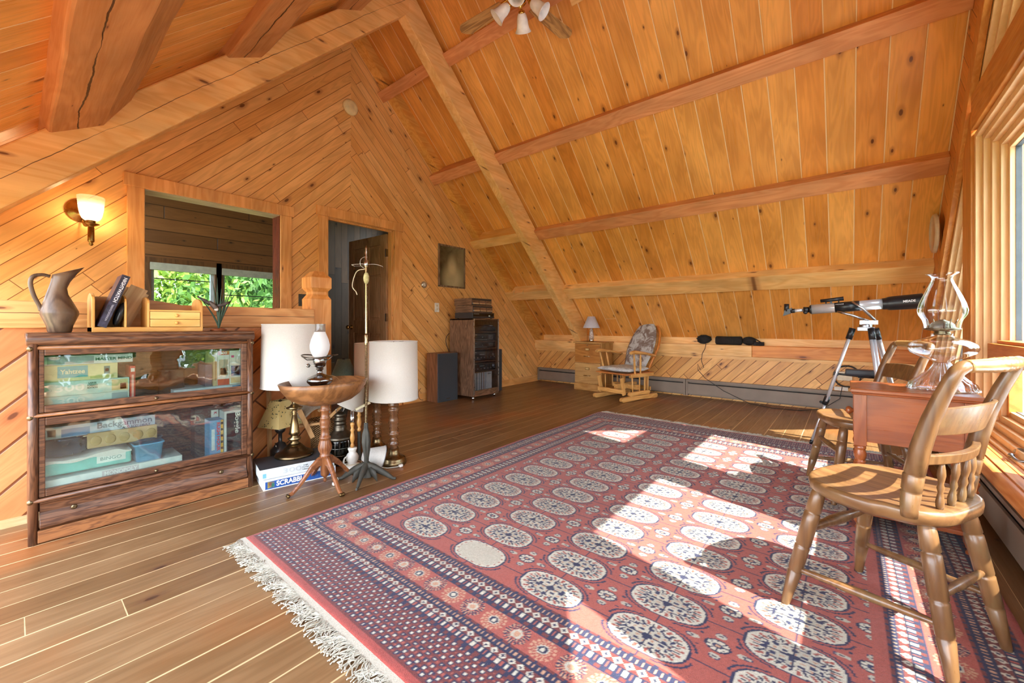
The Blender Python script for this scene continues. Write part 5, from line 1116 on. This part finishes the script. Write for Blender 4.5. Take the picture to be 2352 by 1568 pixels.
# back hoop reclined
def bk(y, s, off=0): return (-.22-.34*s-off*.9, y, .36+.66*s+off*.3)
b = MB(); P = []
for k in range(25): a = PI*(k/24); P.append(bk(.235*math.cos(a), .45+.53*math.sin(a), 0))
P = [bk(.19, .0)]+[bk(.215, .25)]+P+[bk(-.215, .25), bk(-.19, 0)]
b.tube(P, .016, 8, flat=1.3); b.build('back_hoop', wood((206, 130, 60), (186, 108, 42), 'z', rough=.3), g)
for y_ in (-.12, -.04, .04, .12): b = MB(); b.tube([bk(y_*.8, 0), bk(y_, .93)], .008, 8); b.build('back_spindle', GL['z'], g)
t = NT('worn_cushion'); c = t.coord(); n = t.noise(c, 9., 5., .7, .8); n2 = t.noise(c, 60., 3.)
t.pbr(t.mix(t.sstep(n, .42, .58), s2l((128, 110, 100)), s2l((190, 190, 186))), .9, 0., t.bump(t.M('ADD', t.M('MULTIPLY', n2, .4), n), .7, .01), .2); CU = t.m
b = MB(); rs = []
for i in range(13):
    s = i/12; ww = .215*math.sqrt(max(.0, 1-max(0, (s-.42)/.60)**2))*min(1, .80+s*.6)+.002; c0 = bk(0, .04+.93*s, 0)
    th = .04*min(1, 8*s+.15, 8*(1-s)+.15); ring = []
    for k in range(16): a = 2*PI*k/16; ring.append((c0[0]+.048+th*.9*math.sin(a)*.9, ww*math.cos(a), c0[2]+th*.35*math.sin(a)+.012))
    rs.append(ring)
b.rings(rs); o = b.build('back_cushion', CU, g, smooth=True)
b = MB(); rs = []
for i in range(11):
    s = i/10; xx = -.20+.50*s; th = .034*min(1, 6*s+.2, 6*(1-s)+.2); ring = []
    for k in range(18): a = 2*PI*k/18; ca, sa = math.cos(a), math.sin(a); ring.append((xx, .235*math.copysign(abs(ca)**.5, ca), .392+th*math.copysign(abs(sa)**.7, sa)+.004*math.sin(xx*30)))
    rs.append(ring)
t = NT('pale_cushion'); c = t.coord(); n = t.noise(c, 14., 5., .7, .8); t.pbr(t.mix(t.sstep(n, .4, .6), s2l((176, 178, 176)), s2l((206, 210, 208))), .9, 0., t.bump(n, .6, .01), .2)
b.rings(rs); b.build('seat_cushion', t.m, g, smooth=True)
# ------------------------------------------------------------------ baseboard heaters
HT = plain((136, 120, 104), .5, 0, .5, .05, 6.)
def heater(label, x0_, x1_, y0_, z1=.235, axis='x', fin=True):
    L = x1_-x0_
    if axis == 'x': g = thing('baseboard_heater', label, 'baseboard heater', (x0_, y0_, 0)); f = lambda b, a0, a1, d0, d1, z0, z1_: b.box(a0, a1, -d1, -d0, z0, z1_)
    else: g = thing('baseboard_heater', label, 'baseboard heater', (y0_, x0_, 0)); f = lambda b, a0, a1, d0, d1, z0, z1_: b.box(-d1, -d0, a0, a1, z0, z1_)
    b = MB(); f(b, 0, L, .002, .008, .02, z1); f(b, 0, L, .002, .052, z1-.012, z1); b.build('back_plate', HT, g)
    b = MB(); f(b, 0, L, .058, .064, .040, z1-.058); f(b, 0, L, .05, .064, z1-.062, z1-.056); b.build('front_cover', HT, g, bevel=.002)
    b = MB(); f(b, 0, L, .044, .062, z1-.030, z1-.008); b.build('louver', HT, g)
    b = MB(); f(b, 0.01, L-.01, .01, .046, .05, z1-.05); b.build('element', plain((22, 20, 18), .7), g)
    for a0 in (0, L-.028): b = MB(); f(b, a0, a0+.028, .0, .067, .018, z1); b.build('end_cap', HT, g, bevel=.002)
heater('grey brown baseboard heater running left of the wall seam behind the glider chair', -4.17, -1.70, YK-.003); heater('grey brown baseboard heater along the knee wall behind the telescope', -1.695, .42, YK-.003)
heater('grey brown baseboard heater under the big windows', .25, 4.6, XW-.003, .23, 'y')
# ------------------------------------------------------------------ things on the knee wall beam
CORD = plain((30, 28, 28), .6)
t = NT('black_fabric'); c = t.coord(); n = t.noise(c, 30., 4., .6); t.pbr(t.mix(n, s2l((22, 20, 20)), s2l((48, 44, 42))), .75, 0., t.bump(n, .9, .01), .3); BF = t.m
g = thing('coiled_cord', 'coiled black cord bundle on the knee wall beam, dropping to the floor', 'cord', (-1.46, 5.802, .717))
b = MB(); rr = random.Random(4); P = []
for k in range(120): a = k*.55; P.append((.088*math.cos(a)*(.6+.4*rr.random()), -.018+.026*math.sin(a*1.3), .066+.058*math.sin(a)*(.7+.3*rr.random())))
b.tube(P, .007, 6); b.ball((0, -.015, .06), (.08, .026, .052), 12, 8); b.build('coil', BF, g)
b = MB(); b.tube([(.02, -.03, .03), (.03, -.055, .0), (.025, -.062, -.05), (-.01, -.065, -.12), (-.02, -.065, -.22), (.01, -.07, -.30), (-.03, -.07, -.34), (-.07, -.06, -.26), (-.06, -.075, -.34), (.03, -.08, -.44), (.25, -.10, -.58), (.55, -.14, -.70), (.80, -.20, -.713), (1.05, -.16, -.713), (1.25, -.09, -.68), (1.40, -.09, -.55), (1.42, -.09, -.42)], .004, 6); b.build('cord', CORD, g)
g = thing('camera_bag', 'long black soft bag on the knee wall beam', 'bag', (-1.17, 5.800, .717)); b = MB(); b.rings([[(x_, .036*math.copysign(abs(math.cos(a))**.6, math.cos(a))*k_-.012, .056+.054*k_*math.copysign(abs(math.sin(a))**.6, math.sin(a))) for a in [2*PI*i/14 for i in range(14)]] for x_, k_ in ((-.15, .7), (-.135, 1), (.0, .95), (.14, 1), (.155, .7))]); b.build('bag_body', BF, g, smooth=True)
b = MB(); b.tube([(-.12, -.034, .03), (0, -.037, .07), (.13, -.034, .03)], .006, 6); b.build('strap', BF, g)
g = thing('camera_bag', 'small black bag with straps at the right end of the beam items', 'bag', (-.92, 5.800, .717)); b = MB(); b.ball((-.02, -.012, .055), (.08, .034, .054), 12, 8); b.box(.03, .14, -.04, .02, .0, .045); b.build('bag_body', BF, g, bevel=.006); b = MB(); b.tube([(-.06, -.03, .07), (.0, -.032, .10), (.06, -.03, .075), (.11, -.03, .04)], .006, 6); b.build('strap', BF, g); b = MB(); b.box(-.05, -.01, -.0315, -.0295, .03, .055); b.build('label_patch', plain((150, 130, 120)), g)
g = thing('power_adapter', 'white plug-in adapter with a black coiled cord on the knee wall', 'power adapter', (.0, YK-.001, .40)); g.location = (-.02, YK-.001, .405)
b = MB(); b.box(-.065, .065, -.035, 0, -.05, .05); b.build('adapter_body', plain((222, 206, 176), .5), g, bevel=.004); b = MB(); b.tube([(.02+.115*math.cos(2*PI*k/30), -.045-.01*math.sin(k), -.0+.115*math.sin(2*PI*k/30)) for k in range(30)], .008, 6, closed=True); b.build('cord_loop', CORD, g); b = MB(); b.box(-.09, .03, -.05, -.03, -.16, -.12); b.build('plug', plain((220, 214, 200)), g)
g = tag(MB().lathe([(.0, 0), (.155, 0), (.157, .006), (.150, .022), (.135, .028), (.132, .020), (.0, .018)], 44, ax=(-1, 0, 0)).build('wall_clock', plain((214, 190, 160), .35)), 'round pale wall clock on the window wall above the telescope', 'clock'); g.location = (XW-.032, 4.66, 1.70)
for i, (y_, x_) in enumerate(((4.93, -3.98), (4.93, -3.80))):
    b = MB(); b.tube([(0, 0, 0), (0, -.02, -.02), (0, -.028, -.045), (0, -.012, -.055)], .004, 6); o = b.build('cup_hook', metal((220, 200, 150), .3)); o.location = (x_, 4.925, 1.502); tag(o, 'small brass cup hook under the third short beam, ' + ('left one' if i == 0 else 'right one'), 'hook', 'cup hooks')
# ------------------------------------------------------------------ side table
CH = {a: wood((150, 80, 40), (130, 64, 28), a, rough=.3, coat=.3, grain=.25) for a in 'xyz'}
TX0, TX1, TY0, TY1, TT = .012, .440, 2.50, 2.875, .672
g = thing('side_table', 'small cherry side table with turned legs at the big windows', 'side table', ((TX0+TX1)/2, (TY0+TY1)/2, 0)); hx, hy = (TX1-TX0)/2, (TY1-TY0)/2
b = MB(); b.box(-hx, hx, -hy, hy, TT-.018, TT); b.box(-hx+.004, hx-.004, -hy+.004, hy-.004, TT-.027, TT-.018); b.build('table_top', CH['x'], g, bevel=.005)
ix, iy = hx-.024, hy-.024
b = MB()
for s in (1, -1): b.box(-ix+.02, ix-.02, s*iy-.009+(-s*.008), s*iy+.009+(-s*.008), .425 if s < 0 else .50, TT-.027)
b.box(ix-.03, ix-.012, -iy, iy, .425, TT-.027); b.build('apron', CH['x'], g)
b = MB(); b.box(-ix+.0, -ix+.018, -iy+.025, iy-.025, .435, TT-.035); b.box(-ix+.01, ix-.04, -iy+.03, iy-.03, .44, .45); dr_ = b.build('drawer', CH['y'], g, bevel=.003)
b = MB(); b.lathe([(.007, 0), (.008, .012), (.018, .022), (.020, .032), (.012, .04), (.0, .041)], 18, (-ix, -.03, .545), (-1, 0, 0)); b.build('knob', CH['x'], dr_)
for sx in (1, -1):
    for sy in (1, -1):
        o_ = (sx*(ix-.012), sy*(iy-.012)); b = MB(); q = .0235
        b.box(o_[0]-q, o_[0]+q, o_[1]-q, o_[1]+q, .405, TT-.027); b.box(o_[0]-q, o_[0]+q, o_[1]-q, o_[1]+q, .05, .135)
        b.lathe([(.014, .0), (.018, .004), (.020, .018), (.014, .03), (.020, .04), (.016, .05)], 24, (*o_, 0))
        b.lathe([(.016, .135), (.023, .142), (.018, .15), (.024, .158), (.016, .168), (.019, .19), (.024, .215), (.023, .25), (.016, .268), (.022, .275), (.016, .283), (.019, .295), (.024, .31), (.018, .322), (.023, .329), (.018, .336), (.022, .35), (.025, .365), (.019, .385), (.023, .393), (.02, .405)], 24, (*o_, 0))
        b.build('leg', CH['z'], g, bevel=.002)
b = MB(); b.box(-ix, ix, -iy, iy, .085, .103); b.build('shelf', CH['x'], g, bevel=.003)
# ------------------------------------------------------------------ glass oil lamp
t = NT('clear_glass'); tr = t.n('ShaderNodeBsdfTransparent'); tr.inputs[0].default_value = (.95, .96, .97, 1); gs = t.n('ShaderNodeBsdfGlossy'); gs.inputs['Roughness'].default_value = .03
ge = t.n('ShaderNodeNewGeometry'); vm = t.n('ShaderNodeVectorMath', operation='DOT_PRODUCT'); t.set(vm.inputs[0], ge.outputs['Incoming']); t.set(vm.inputs[1], ge.outputs['Normal'])
f_ = t.M('SUBTRACT', 1., t.M('ABSOLUTE', vm.outputs['Value'])); fz = t.M('ADD', .07, t.M('MULTIPLY', .9, t.M('POWER', f_, 2.4)))
mx = t.n('ShaderNodeMixShader'); t.set(mx.inputs[0], fz); t.t.links.new(tr.outputs[0], mx.inputs[1]); t.t.links.new(gs.outputs[0], mx.inputs[2]); t.t.links.new(mx.outputs[0], t.out.inputs[0]); CG = t.m
g = thing('oil_lamp', 'clear glass oil lamp with a tall flared chimney on the cherry table', 'oil lamp', (.338, 2.705, TT+.001))
ft = lambda a, z: 1+.08*math.cos(a*24)
b = MB(); b.lathe([(.110, 0), (.112, .006), (.110, .012), (.107, .016), (.103, .03), (.080, .050), (.055, .078), (.036, .105), (.026, .124)], 96, flute=ft, smooth=None); b.lathe([(.102, .004), (.076, .038), (.05, .068), (.022, .118)], 40, cap=False); b.build('ribbed_base', CG, g, smooth=True)
b = MB(); b.lathe([(.026, .124), (.036, .134), (.075, .150), (.108, .170), (.117, .190), (.110, .210), (.085, .228), (.05, .240), (.036, .246), (.036, .258)], 48); b.build('font', CG, g, smooth=True)
b = MB(); b.lathe([(.028, .252), (.028, .262), (.024, .265), (.030, .270), (.060, .276), (.062, .281), (.045, .286), (.040, .300), (.030, .312), (.012, .318), (.010, .322), (0, .322)], 36); b.build('burner', metal((130, 122, 98), .3), g)
for k in range(4): a = k*PI/2+.4; b = MB(); b.tube([(.05*math.cos(a), .05*math.sin(a), .283), (.048*math.cos(a), .048*math.sin(a), .30), (.058*math.cos(a), .058*math.sin(a), .325)], .002, 5); b.build('prong', metal((130, 122, 98), .3), g)
fc = lambda a, z: 1+(.045*math.cos(a*8) if .33 < z < .47 else .02*math.cos(a*8))
b = MB(); b.lathe([(.058, .282), (.060, .300), (.066, .322), (.077, .345), (.080, .365), (.074, .395), (.062, .43), (.048, .465), (.037, .495), (.033, .51), (.038, .522), (.052, .531), (.055, .535)], 64, flute=fc, cap=False); b.build('chimney', CG, g, smooth=True)
# ------------------------------------------------------------------ half-spindle chairs
CW = wood((116, 82, 50), (92, 62, 37), 'z', rough=.33, coat=.25, worn=.3, grain=.3, spec=.5)
CS = wood((126, 90, 55), (104, 71, 42), 'x', rough=.35, coat=.25, worn=.15, grain=.35)
def make_chair(label, loc, rz):
    g = thing('side_chair', label, 'chair', loc, rz); ZS = .445
    # seat outline, front = +x
    P = []
    for k in range(40):
        a = 2*PI*k/40; c_, s_ = math.cos(a), math.sin(a)
        hw = .215 if c_ > -.2 else .195; ex = 2.6 if c_ > 0 else 3.2
        r = 1/((abs(c_)**ex+abs(s_)**ex)**(1/ex)); P.append((r*c_*(.205 if c_ > 0 else .178), r*s_*hw*(1.0+.05*c_)))
    b = MB(); rs = []
    for k_, z in ((.90, ZS-.048), (.985, ZS-.034), (1., ZS-.012), (.985, ZS-.002), (.95, ZS)): rs.append([(x*k_, y*k_, z) for x, y in P])
    for k_ in (.86, .7, .45, .2, .02): rs.append([(x*k_+.01, y*k_, ZS-.013*(1-k_**2)*(1 if x*k_ > -.11 else .25)) for x, y in P])
    b.rings(rs); b.build('seat', CS, g, smooth=True)
    feet = [(.205, .225), (.205, -.225), (-.195, .165), (-.195, -.165)]; tops = [(.135, .15), (.135, -.15), (-.12, .12), (-.12, -.12)]
    def lp(i, z): (x0, y0), (x1, y1) = feet[i], tops[i]; s = z/(ZS-.03); return Vector((x0+(x1-x0)*s, y0+(y1-y0)*s, z))
    for i in range(4):
        b = MB(); zz = [0, .008, .05, .118, .122, .126, .20, .208, .212, .216, .30, .325, .329, .333, .38, .415]; rr = [.011, .013, .016, .021, .018, .021, .0215, .022, .018, .022, .023, .0225, .018, .0225, .021, .017]
        b.tube([lp(i, z) for z in zz], rr, 14); b.build('leg', CW, g)
    def st_(i, j, zi, zj, rad, nm='stretcher'):
        p, q = lp(i, zi), lp(j, zj); b = MB(); n = 14; R = [rad*(.62+.45*math.sin(PI*k/n)**1.2) for k in range(n+1)]
        for k in (4, 10): R[k] *= .86
        b.tube([p.lerp(q, k/n) for k in range(n+1)], R, 10); b.build(nm, CW, g)
    st_(0, 1, .27, .27, .017); st_(0, 2, .13, .15, .0125); st_(1, 3, .13, .15, .0125); st_(2, 3, .22, .22, .0125)
    # back
    def bp(s, z):   # post centreline
        zz = max(0., (z-ZS)/.405); return Vector((-.108-.030*zz-.072*zz**2.2, s*(.178+.008*zz), z))
    for s in (1, -1):
        b = MB(); Z = [ZS-.02, ZS, ZS+.05, ZS+.054, ZS+.058, ZS+.10, ZS+.104, ZS+.108, ZS+.18, ZS+.26, ZS+.33, ZS+.375, ZS+.398]; R = [.018, .020, .0225, .019, .0225, .0235, .020, .0235, .0225, .020, .0185, .0175, .0165]
        PP = [bp(s, z) for z in Z]; PP.append(bp(s, ZS+.405)+Vector((-.004, -s*.012, .004))); R.append(.0165); PP.append(bp(s, ZS+.405)+Vector((-.006, -s*.03, .006))); R.append(.0165)
        b.tube(PP, R, 14); b.build('back_post', CW, g)
    b = MB(); n = 30; c0 = bp(1, ZS+.405); P = []; R = []
    for k in range(n+1):
        s = k/n*2-1; P.append((c0.x-.006-.020*(1-s*s), -s*.166, c0.z+.006)); R.append(.0165+(.002*math.cos(s*36) if abs(s) < .45 else 0)+.003*(1-s*s))
    b.tube(P, R, 12); b.build('crest_rail', wood((170, 132, 80), (130, 92, 52), 'y', rough=.3, coat=.3, worn=.2), g)
    def slat(z0, z1, th, nm, bow):
        b = MB(); n = 16; rs = []
        for k in range(n+1):
            s = k/n*2-1; pa = bp(1, z0); pb = bp(1, z1); yy = -s*.172; x0_ = pa.x-bow*(1-s*s); x1_ = pb.x-bow*(1-s*s); e_ = .92+.08*(1-s*s) if nm == 'back_slat' else 1
            rs.append([(x0_-th, yy, z0), (x0_+th, yy, z0), (x1_+th, yy, z0+(z1-z0)*e_), (x1_-th, yy, z0+(z1-z0)*e_)])
        b.rings(rs, smooth=False); b.build(nm, CW, g, bevel=.003)
    slat(ZS+.215, ZS+.300, .006, 'back_slat', .034); slat(ZS+.130, ZS+.158, .010, 'lower_rail', .034)
    for s in (-.56, -.19, .19, .56):
        top = bp(1, ZS+.13); p = Vector((-.136-.006*(1-s*s), s*.165, ZS-.004)); q = Vector((top.x-.034*(1-s*s), s*.172, ZS+.134)); b = MB()
        rr = [.007, .0095, .010, .008, .006, .009, .006, .008, .010, .009, .007, .005]; b.tube([p.lerp(q, k/11) for k in range(12)], rr, 10); b.build('back_spindle', CW, g)
    return g
ch1 = make_chair('worn golden half-spindle chair nearest the camera, beside the cherry table', (.118, 1.800, .008), math.radians(153.4))
ch2 = dup(ch1, (.072, 3.055, .008), math.radians(-162.5), 'worn golden half-spindle chair standing behind the cherry table')
# ------------------------------------------------------------------ telescope
g = thing('telescope', 'silver and black telescope on an aluminium tripod pointing at the windows', 'telescope', (.11, 4.12, 0))
def tp(x, z=0, y=0):  # along the tube: world x relative to mount, linear z
    return Vector((x-.11, y, 1.097+(x+.222)*(1.143-1.097)/.642+z))
ALU = plain((206, 208, 212), .25, .45, .6, .02); TB = plain((26, 27, 30), .35)
ax_ = (tp(.42)-tp(-.222)).normalized()
def seg(x0_, x1_, r0, r1, m, nm, par=g, n=32):
    b = MB(); b.tube([tp(x0_), tp(x1_)], [r0, r1], n); return b.build(nm, m, par)
tube_ = seg(-.222, .205, .0385, .0385, ALU, 'optical_tube')
seg(-.238, -.222, .030, .040, TB, 'end_ring', tube_); seg(-.075, .075, .0395, .0395, TB, 'saddle', tube_)
b = MB(); b.tube([tp(.205), tp(.225), tp(.245), tp(.30), tp(.42)], [.042, .044, .050, .052, .0545], 36, cap=False); b.tube([tp(.42), tp(.422)], [.0545, .051], 36, cap=False); b.tube([tp(.42), tp(.25)], [.051, .046], 36, cap=False); ds = b.build('dew_shield', TB, tube_)
b = MB(); b.tube([tp(.26), tp(.262)], .045, 32); b.build('lens', plain((20, 26, 40), .05), tube_)
b = MB(); b.tube([tp(-.238), tp(-.275)], [.022, .026], 20); b.ball(tp(-.262, -.02, -.02), .016, 10, 8); b.build('focuser', TB, g)
b = MB(); b.tube([tp(-.275), tp(-.345)], .0135, 20); b.build('drawtube', ALU, g)
b = MB(); b.tube([tp(-.335), tp(-.365)], .018, 16); b.obox(tp(-.385, -.006), (.026, 0, .01), (0, .016, 0), (.006, 0, .024)); b.tube([tp(-.393, .0), tp(-.392, .062)], [.017, .018], 16); b.build('diagonal_eyepiece', TB, g)
b = MB(); b.tube([tp(-.165, .062), tp(-.02, .066)], [.013, .016], 16); b.box(-.235+.02, -.20, -.006, .006, 1.13, 1.158); b.tube([tp(-.13, .062), tp(-.13, .035)], .005, 8); b.tube([tp(-.05, .062), tp(-.05, .035)], .005, 8); b.build('finder_scope', TB, g)
b = MB(); 
for y_ in (-.044, .044): b.tube([tp(.03, .034, y_), tp(.09, -.02, y_), (.055, y_*.6, 1.005)], .008, 8, flat=.5); b.tube([tp(-.06, -.03, y_*.7), tp(.02, -.065, y_*.7), (.02, y_*.6, 1.0)], .008, 8, flat=.5)
b.box(-.035, .07, -.03, .03, .975, 1.005); b.build('fork_mount', metal((176, 178, 182), .3), g)
b = MB(); b.lathe([(.035, .93), (.04, .935), (.04, .975), (.025, .98)], 24); b.box(-.05, .05, -.045, .045, .925, .955); b.build('tripod_head', metal((170, 176, 184), .3), g, bevel=.004)
for i, ad in enumerate((186, 292, 40)):
    a = math.radians(ad); c_, s_ = math.cos(a), math.sin(a)
    def L(z, off=0): k = (.95-z)/.95; return Vector((c_*(.075+.265*k)-s_*off, s_*(.075+.265*k)+c_*off, z+.010*k))
    b = MB(); b.tube([L(.945), L(.86)], .021, 14); lg = b.build('leg', TB, g)
    b = MB(); b.tube([L(.88, .009), L(.36, .009)], .0115, 12); b.tube([L(.88, -.009), L(.36, -.009)], .0115, 12); b.build('upper_tube', ALU, lg)
    b = MB(); b.tube([L(.40), L(.33)], .02, 12); b.ball(L(.35)+Vector((c_*.03, s_*.03, 0)), .011, 8, 6); b.build('leg_clamp', TB, lg)
    b = MB(); b.tube([L(.36), L(.02)], .009, 12); b.build('lower_tube', ALU, lg)
    b = MB(); b.tube([L(.035), L(.001)], [.012, .010], 10); b.build('rubber_foot', TB, lg)
    b = MB(); b.tube([L(.585, .018), L(.585, -.018)], .018, 10); b.tube([L(.585), (c_*.03, s_*.03, .575)], .008, 8); b.build('spreader_arm', TB, g)
b = MB(); b.lathe([(.05, .568), (.09, .572), (.09, .578), (0, .578)], 3, smooth=False); b.build('accessory_tray', TB, g)
text('lettering', 'MEADE', .022, plain((226, 228, 232), .4), tp(.345, .004, -.0565), ax_, (0, -.10, .995), g, .0006, .066, bold=.0006)
text('lettering', 'MEADE', .012, plain((200, 202, 206), .4), tp(-.045, .022, -.0345), ax_, (0, .6, .8), g, .0006, .05)
g = thing('eyepiece_case', 'black soft case lying on the telescope tripod tray', 'case', (.075, 4.10, .5795)); b = MB(); b.box(-.085, .085, -.05, .05, .0, .05); b.box(-.09, .09, -.055, .055, .006, .02); b.build('case_body', plain((34, 36, 42), .45), g, bevel=.01)
# ------------------------------------------------------------------ ceiling fan
g = thing('ceiling_fan', 'ceiling fan with oak blades and white tulip glass lights hanging from the ridge', 'ceiling fan', (-1.885, 2.395, 3.42))
OKB = wood((176, 128, 74), (120, 84, 48), 'x', rough=.4, scale=1.2, grain=.2); PBR = metal((214, 170, 90), .15)
b = MB(); b.lathe([(.02, .07), (.09, .08), (.11, .10), (.11, .15), (.08, .18), (.014, .20), (.014, .66)], 36); b.build('motor_housing', PBR, g)
for k in range(4):
    a = math.radians(181+k*88); R = Matrix.Rotation(a, 3, 'Z'); b = MB()
    P = [(.16, -.055), (.56, -.068), (.60, -.035), (.615, 0), (.60, .035), (.56, .068), (.16, .055)]; tl_ = Matrix.Rotation(.2, 3, 'X')
    vs = [R @ (tl_ @ Vector((x, y, 0))) for x, y in P]; b.prism([(v.x, v.y) for v in vs], lambda p, q: (p, q, 0), (0, 0, .006))
    o = b.build('blade', wood((206, 160, 100), (150, 110, 66), 'x' if k % 2 == 0 else 'y', rough=.4, scale=1.2, grain=.2), g)
    b = MB(); b.tube([R @ Vector((.06, 0, .07)), R @ Vector((.12, 0, .02)), R @ Vector((.20, 0, .012))], [.014, .012, .018], 8, flat=1.6); b.build('blade_arm', PBR, o)
b = MB(); b.lathe([(.0, -.10), (.012, -.09), (.02, -.07), (.045, -.05), (.05, -.02), (.03, .0), (.03, .07)], 28); b.build('light_fitter', PBR, g)
for k in range(4):
    a = math.radians(30+k*90); d = Vector((math.cos(a), math.sin(a), 0)); o_ = d*.085+Vector((0, 0, -.055)); ax = (d*.75+Vector((0, 0, -.66))).normalized()
    b = MB(); b.tube([d*.03+Vector((0, 0, -.03)), d*.07+Vector((0, 0, -.02)), o_], .008, 8); b.lathe([(.022, -.01), (.024, .012)], 18, o_, ax); ar = b.build('lamp_arm', PBR, g)
    b = MB(); b.lathe([(.024, .005), (.034, .02), (.042, .05), (.044, .08), (.050, .105), (.060, .122), (.064, .128), (.060, .128), (.046, .10), (.038, .05), (.02, .012)], 30, o_, ax, cap=False); b.build('glass_shade', plain((240, 236, 230), .25), ar, smooth=True)
    b = MB(); b.ball(o_+ax*.075, .026, 12, 8); b.build('bulb', plain((245, 240, 235), .2), ar)
# ------------------------------------------------------------------ window crank
g = thing('window_crank', 'grey metal folding crank handle on the window sill', 'window crank', (XW+.045, 2.95, .362))
b = MB(); b.tube([(0, .10, .0), (-.01, .05, .012), (.0, .0, .03), (.01, -.10, .02), (.01, -.24, .015)], [.008, .010, .011, .014, .016], 10); b.tube([(-.04, -.02, .0), (-.05, -.06, .014), (-.035, -.10, .0), (.0, -.11, .01)], .006, 8); b.ball((-.04, -.02, .004), .012, 8, 6); b.build('handle', metal((150, 158, 164), .35), g)
# ------------------------------------------------------------------ outside
b = MB(); n = 24
b.poly([(-60, -60, -3.2), (60, -60, -3.2), (60, 60, -3.2), (-60, 60, -3.2)], lambda p: (p.x, p.y))
t = NT('lawn'); c = t.coord(); n_ = t.noise(c, .6, 5.); t.pbr(t.mix(n_, s2l((70, 100, 44)), s2l((140, 150, 84))), .9); struct('ground_outside', b, t.m)
b = MB(); b.box(XW+.2, 4.2, -4, 9, -.25, -.12)
for k in range(26): b.box(4.1, 4.14, -4+k*.5, -3.96+k*.5, -.12, .75)
b.box(4.06, 4.18, -4, 9, .75, .80); struct('deck_outside', b, plain((176, 186, 192), .6))
def leafm(a, b_):
    t = NT('foliage'); c = t.coord(); n_ = t.noise(c, 3., 4., .7); w_ = t.white(t.n('ShaderNodeNewGeometry').outputs['Position'], 0)
    col_ = t.mix(t.lin(n_, .3, .7), s2l(a), s2l(b_)); p = t.pbr(col_, .6); tl = t.n('ShaderNodeBsdfTranslucent'); t.set(tl.inputs[0], col_); mx = t.n('ShaderNodeMixShader'); mx.inputs[0].default_value = .45
    t.t.links.new(p.outputs[0], mx.inputs[1]); t.t.links.new(tl.outputs[0], mx.inputs[2]); t.t.links.new(mx.outputs[0], t.out.inputs[0]); return t.m
LM = [leafm((60, 104, 36), (140, 176, 70)), leafm((44, 84, 40), (110, 150, 70)), leafm((90, 130, 44), (176, 196, 90))]
def crown(seed, N=16000, m=0, sz=.036):
    rng = np.random.default_rng(seed); cl = rng.normal(size=(60, 3)); cl /= np.linalg.norm(cl, axis=1)[:, None]; cl *= rng.uniform(.35, .95, (60, 1))
    c = cl[rng.integers(0, 60, N)]+rng.normal(scale=.13, size=(N, 3)); d1 = rng.normal(size=(N, 3)); d1 /= np.linalg.norm(d1, axis=1)[:, None]; d2 = np.cross(d1, rng.normal(size=(N, 3))); d2 /= np.linalg.norm(d2, axis=1)[:, None]; s = sz*rng.uniform(.6, 1.4, (N, 1))
    v = np.stack([c-d1*s, c-d2*s*.5, c+d1*s, c+d2*s*.5], 1).reshape(-1, 3)
    me = bpy.data.meshes.new('crown'); me.vertices.add(4*N); me.vertices.foreach_set('co', v.astype(np.float32).ravel()); me.loops.add(4*N); me.loops.foreach_set('vertex_index', np.arange(4*N, dtype=np.int32)); me.polygons.add(N); me.polygons.foreach_set('loop_start', np.arange(0, 4*N, 4, dtype=np.int32)); me.update(calc_edges=True); me.materials.append(LM[m]); return me
CR = [crown(1, m=0), crown(2, m=1), crown(3, m=2)]
TR = [((-10.2, .2), 2.3, 2.6, 0, 'yellow-green tree outside the left far window'), ((-11.5, 2.5), 2.4, 3.0, 2, 'light green tree behind the mullion of the far windows'), ((-10.4, 4.4), 2.4, 2.8, 1, 'dark green tree outside the right far window'), ((-13.5, 5.8), 2.8, 4.2, 0, 'tall tree beyond the far windows, rightmost'), ((-14, -.8), 2.8, 4.2, 1, 'tall tree beyond the far windows, leftmost'),
      ((9.5, -2.6), 2.2, 2.4, 0, 'low green tree outside the big windows, nearest the camera'), ((10.5, 1.6), 2.4, 2.6, 1, 'low dark tree outside the middle of the big windows'), ((10, 5.6), 2.4, 2.6, 2, 'low light green tree outside the far end of the big windows'), ((8.5, 9.5), 2.2, 2.6, 0, 'low green tree beyond the end of the big windows'), ((11.5, -7), 2.6, 2.6, 1, 'low dark tree outside left of the big windows')]
for (x, y), r, zt, m, lab in TR:
    g = thing('tree', lab, 'tree', (x, y, -3.2)); o = bpy.data.objects.new('crown', CR[m]); COL.objects.link(o); o.parent = g; h = zt+3.2; o.location = (0, 0, h-r*1.1); o.scale = (r, r, r*1.25); o.rotation_euler = (0, 0, x)
    b = MB(); b.tube([(0, 0, 0), (.05, .03, h*.4), (0, 0, h*.75)], [.16, .12, .05], 8); b.build('trunk', plain((120, 108, 92), .8), g)
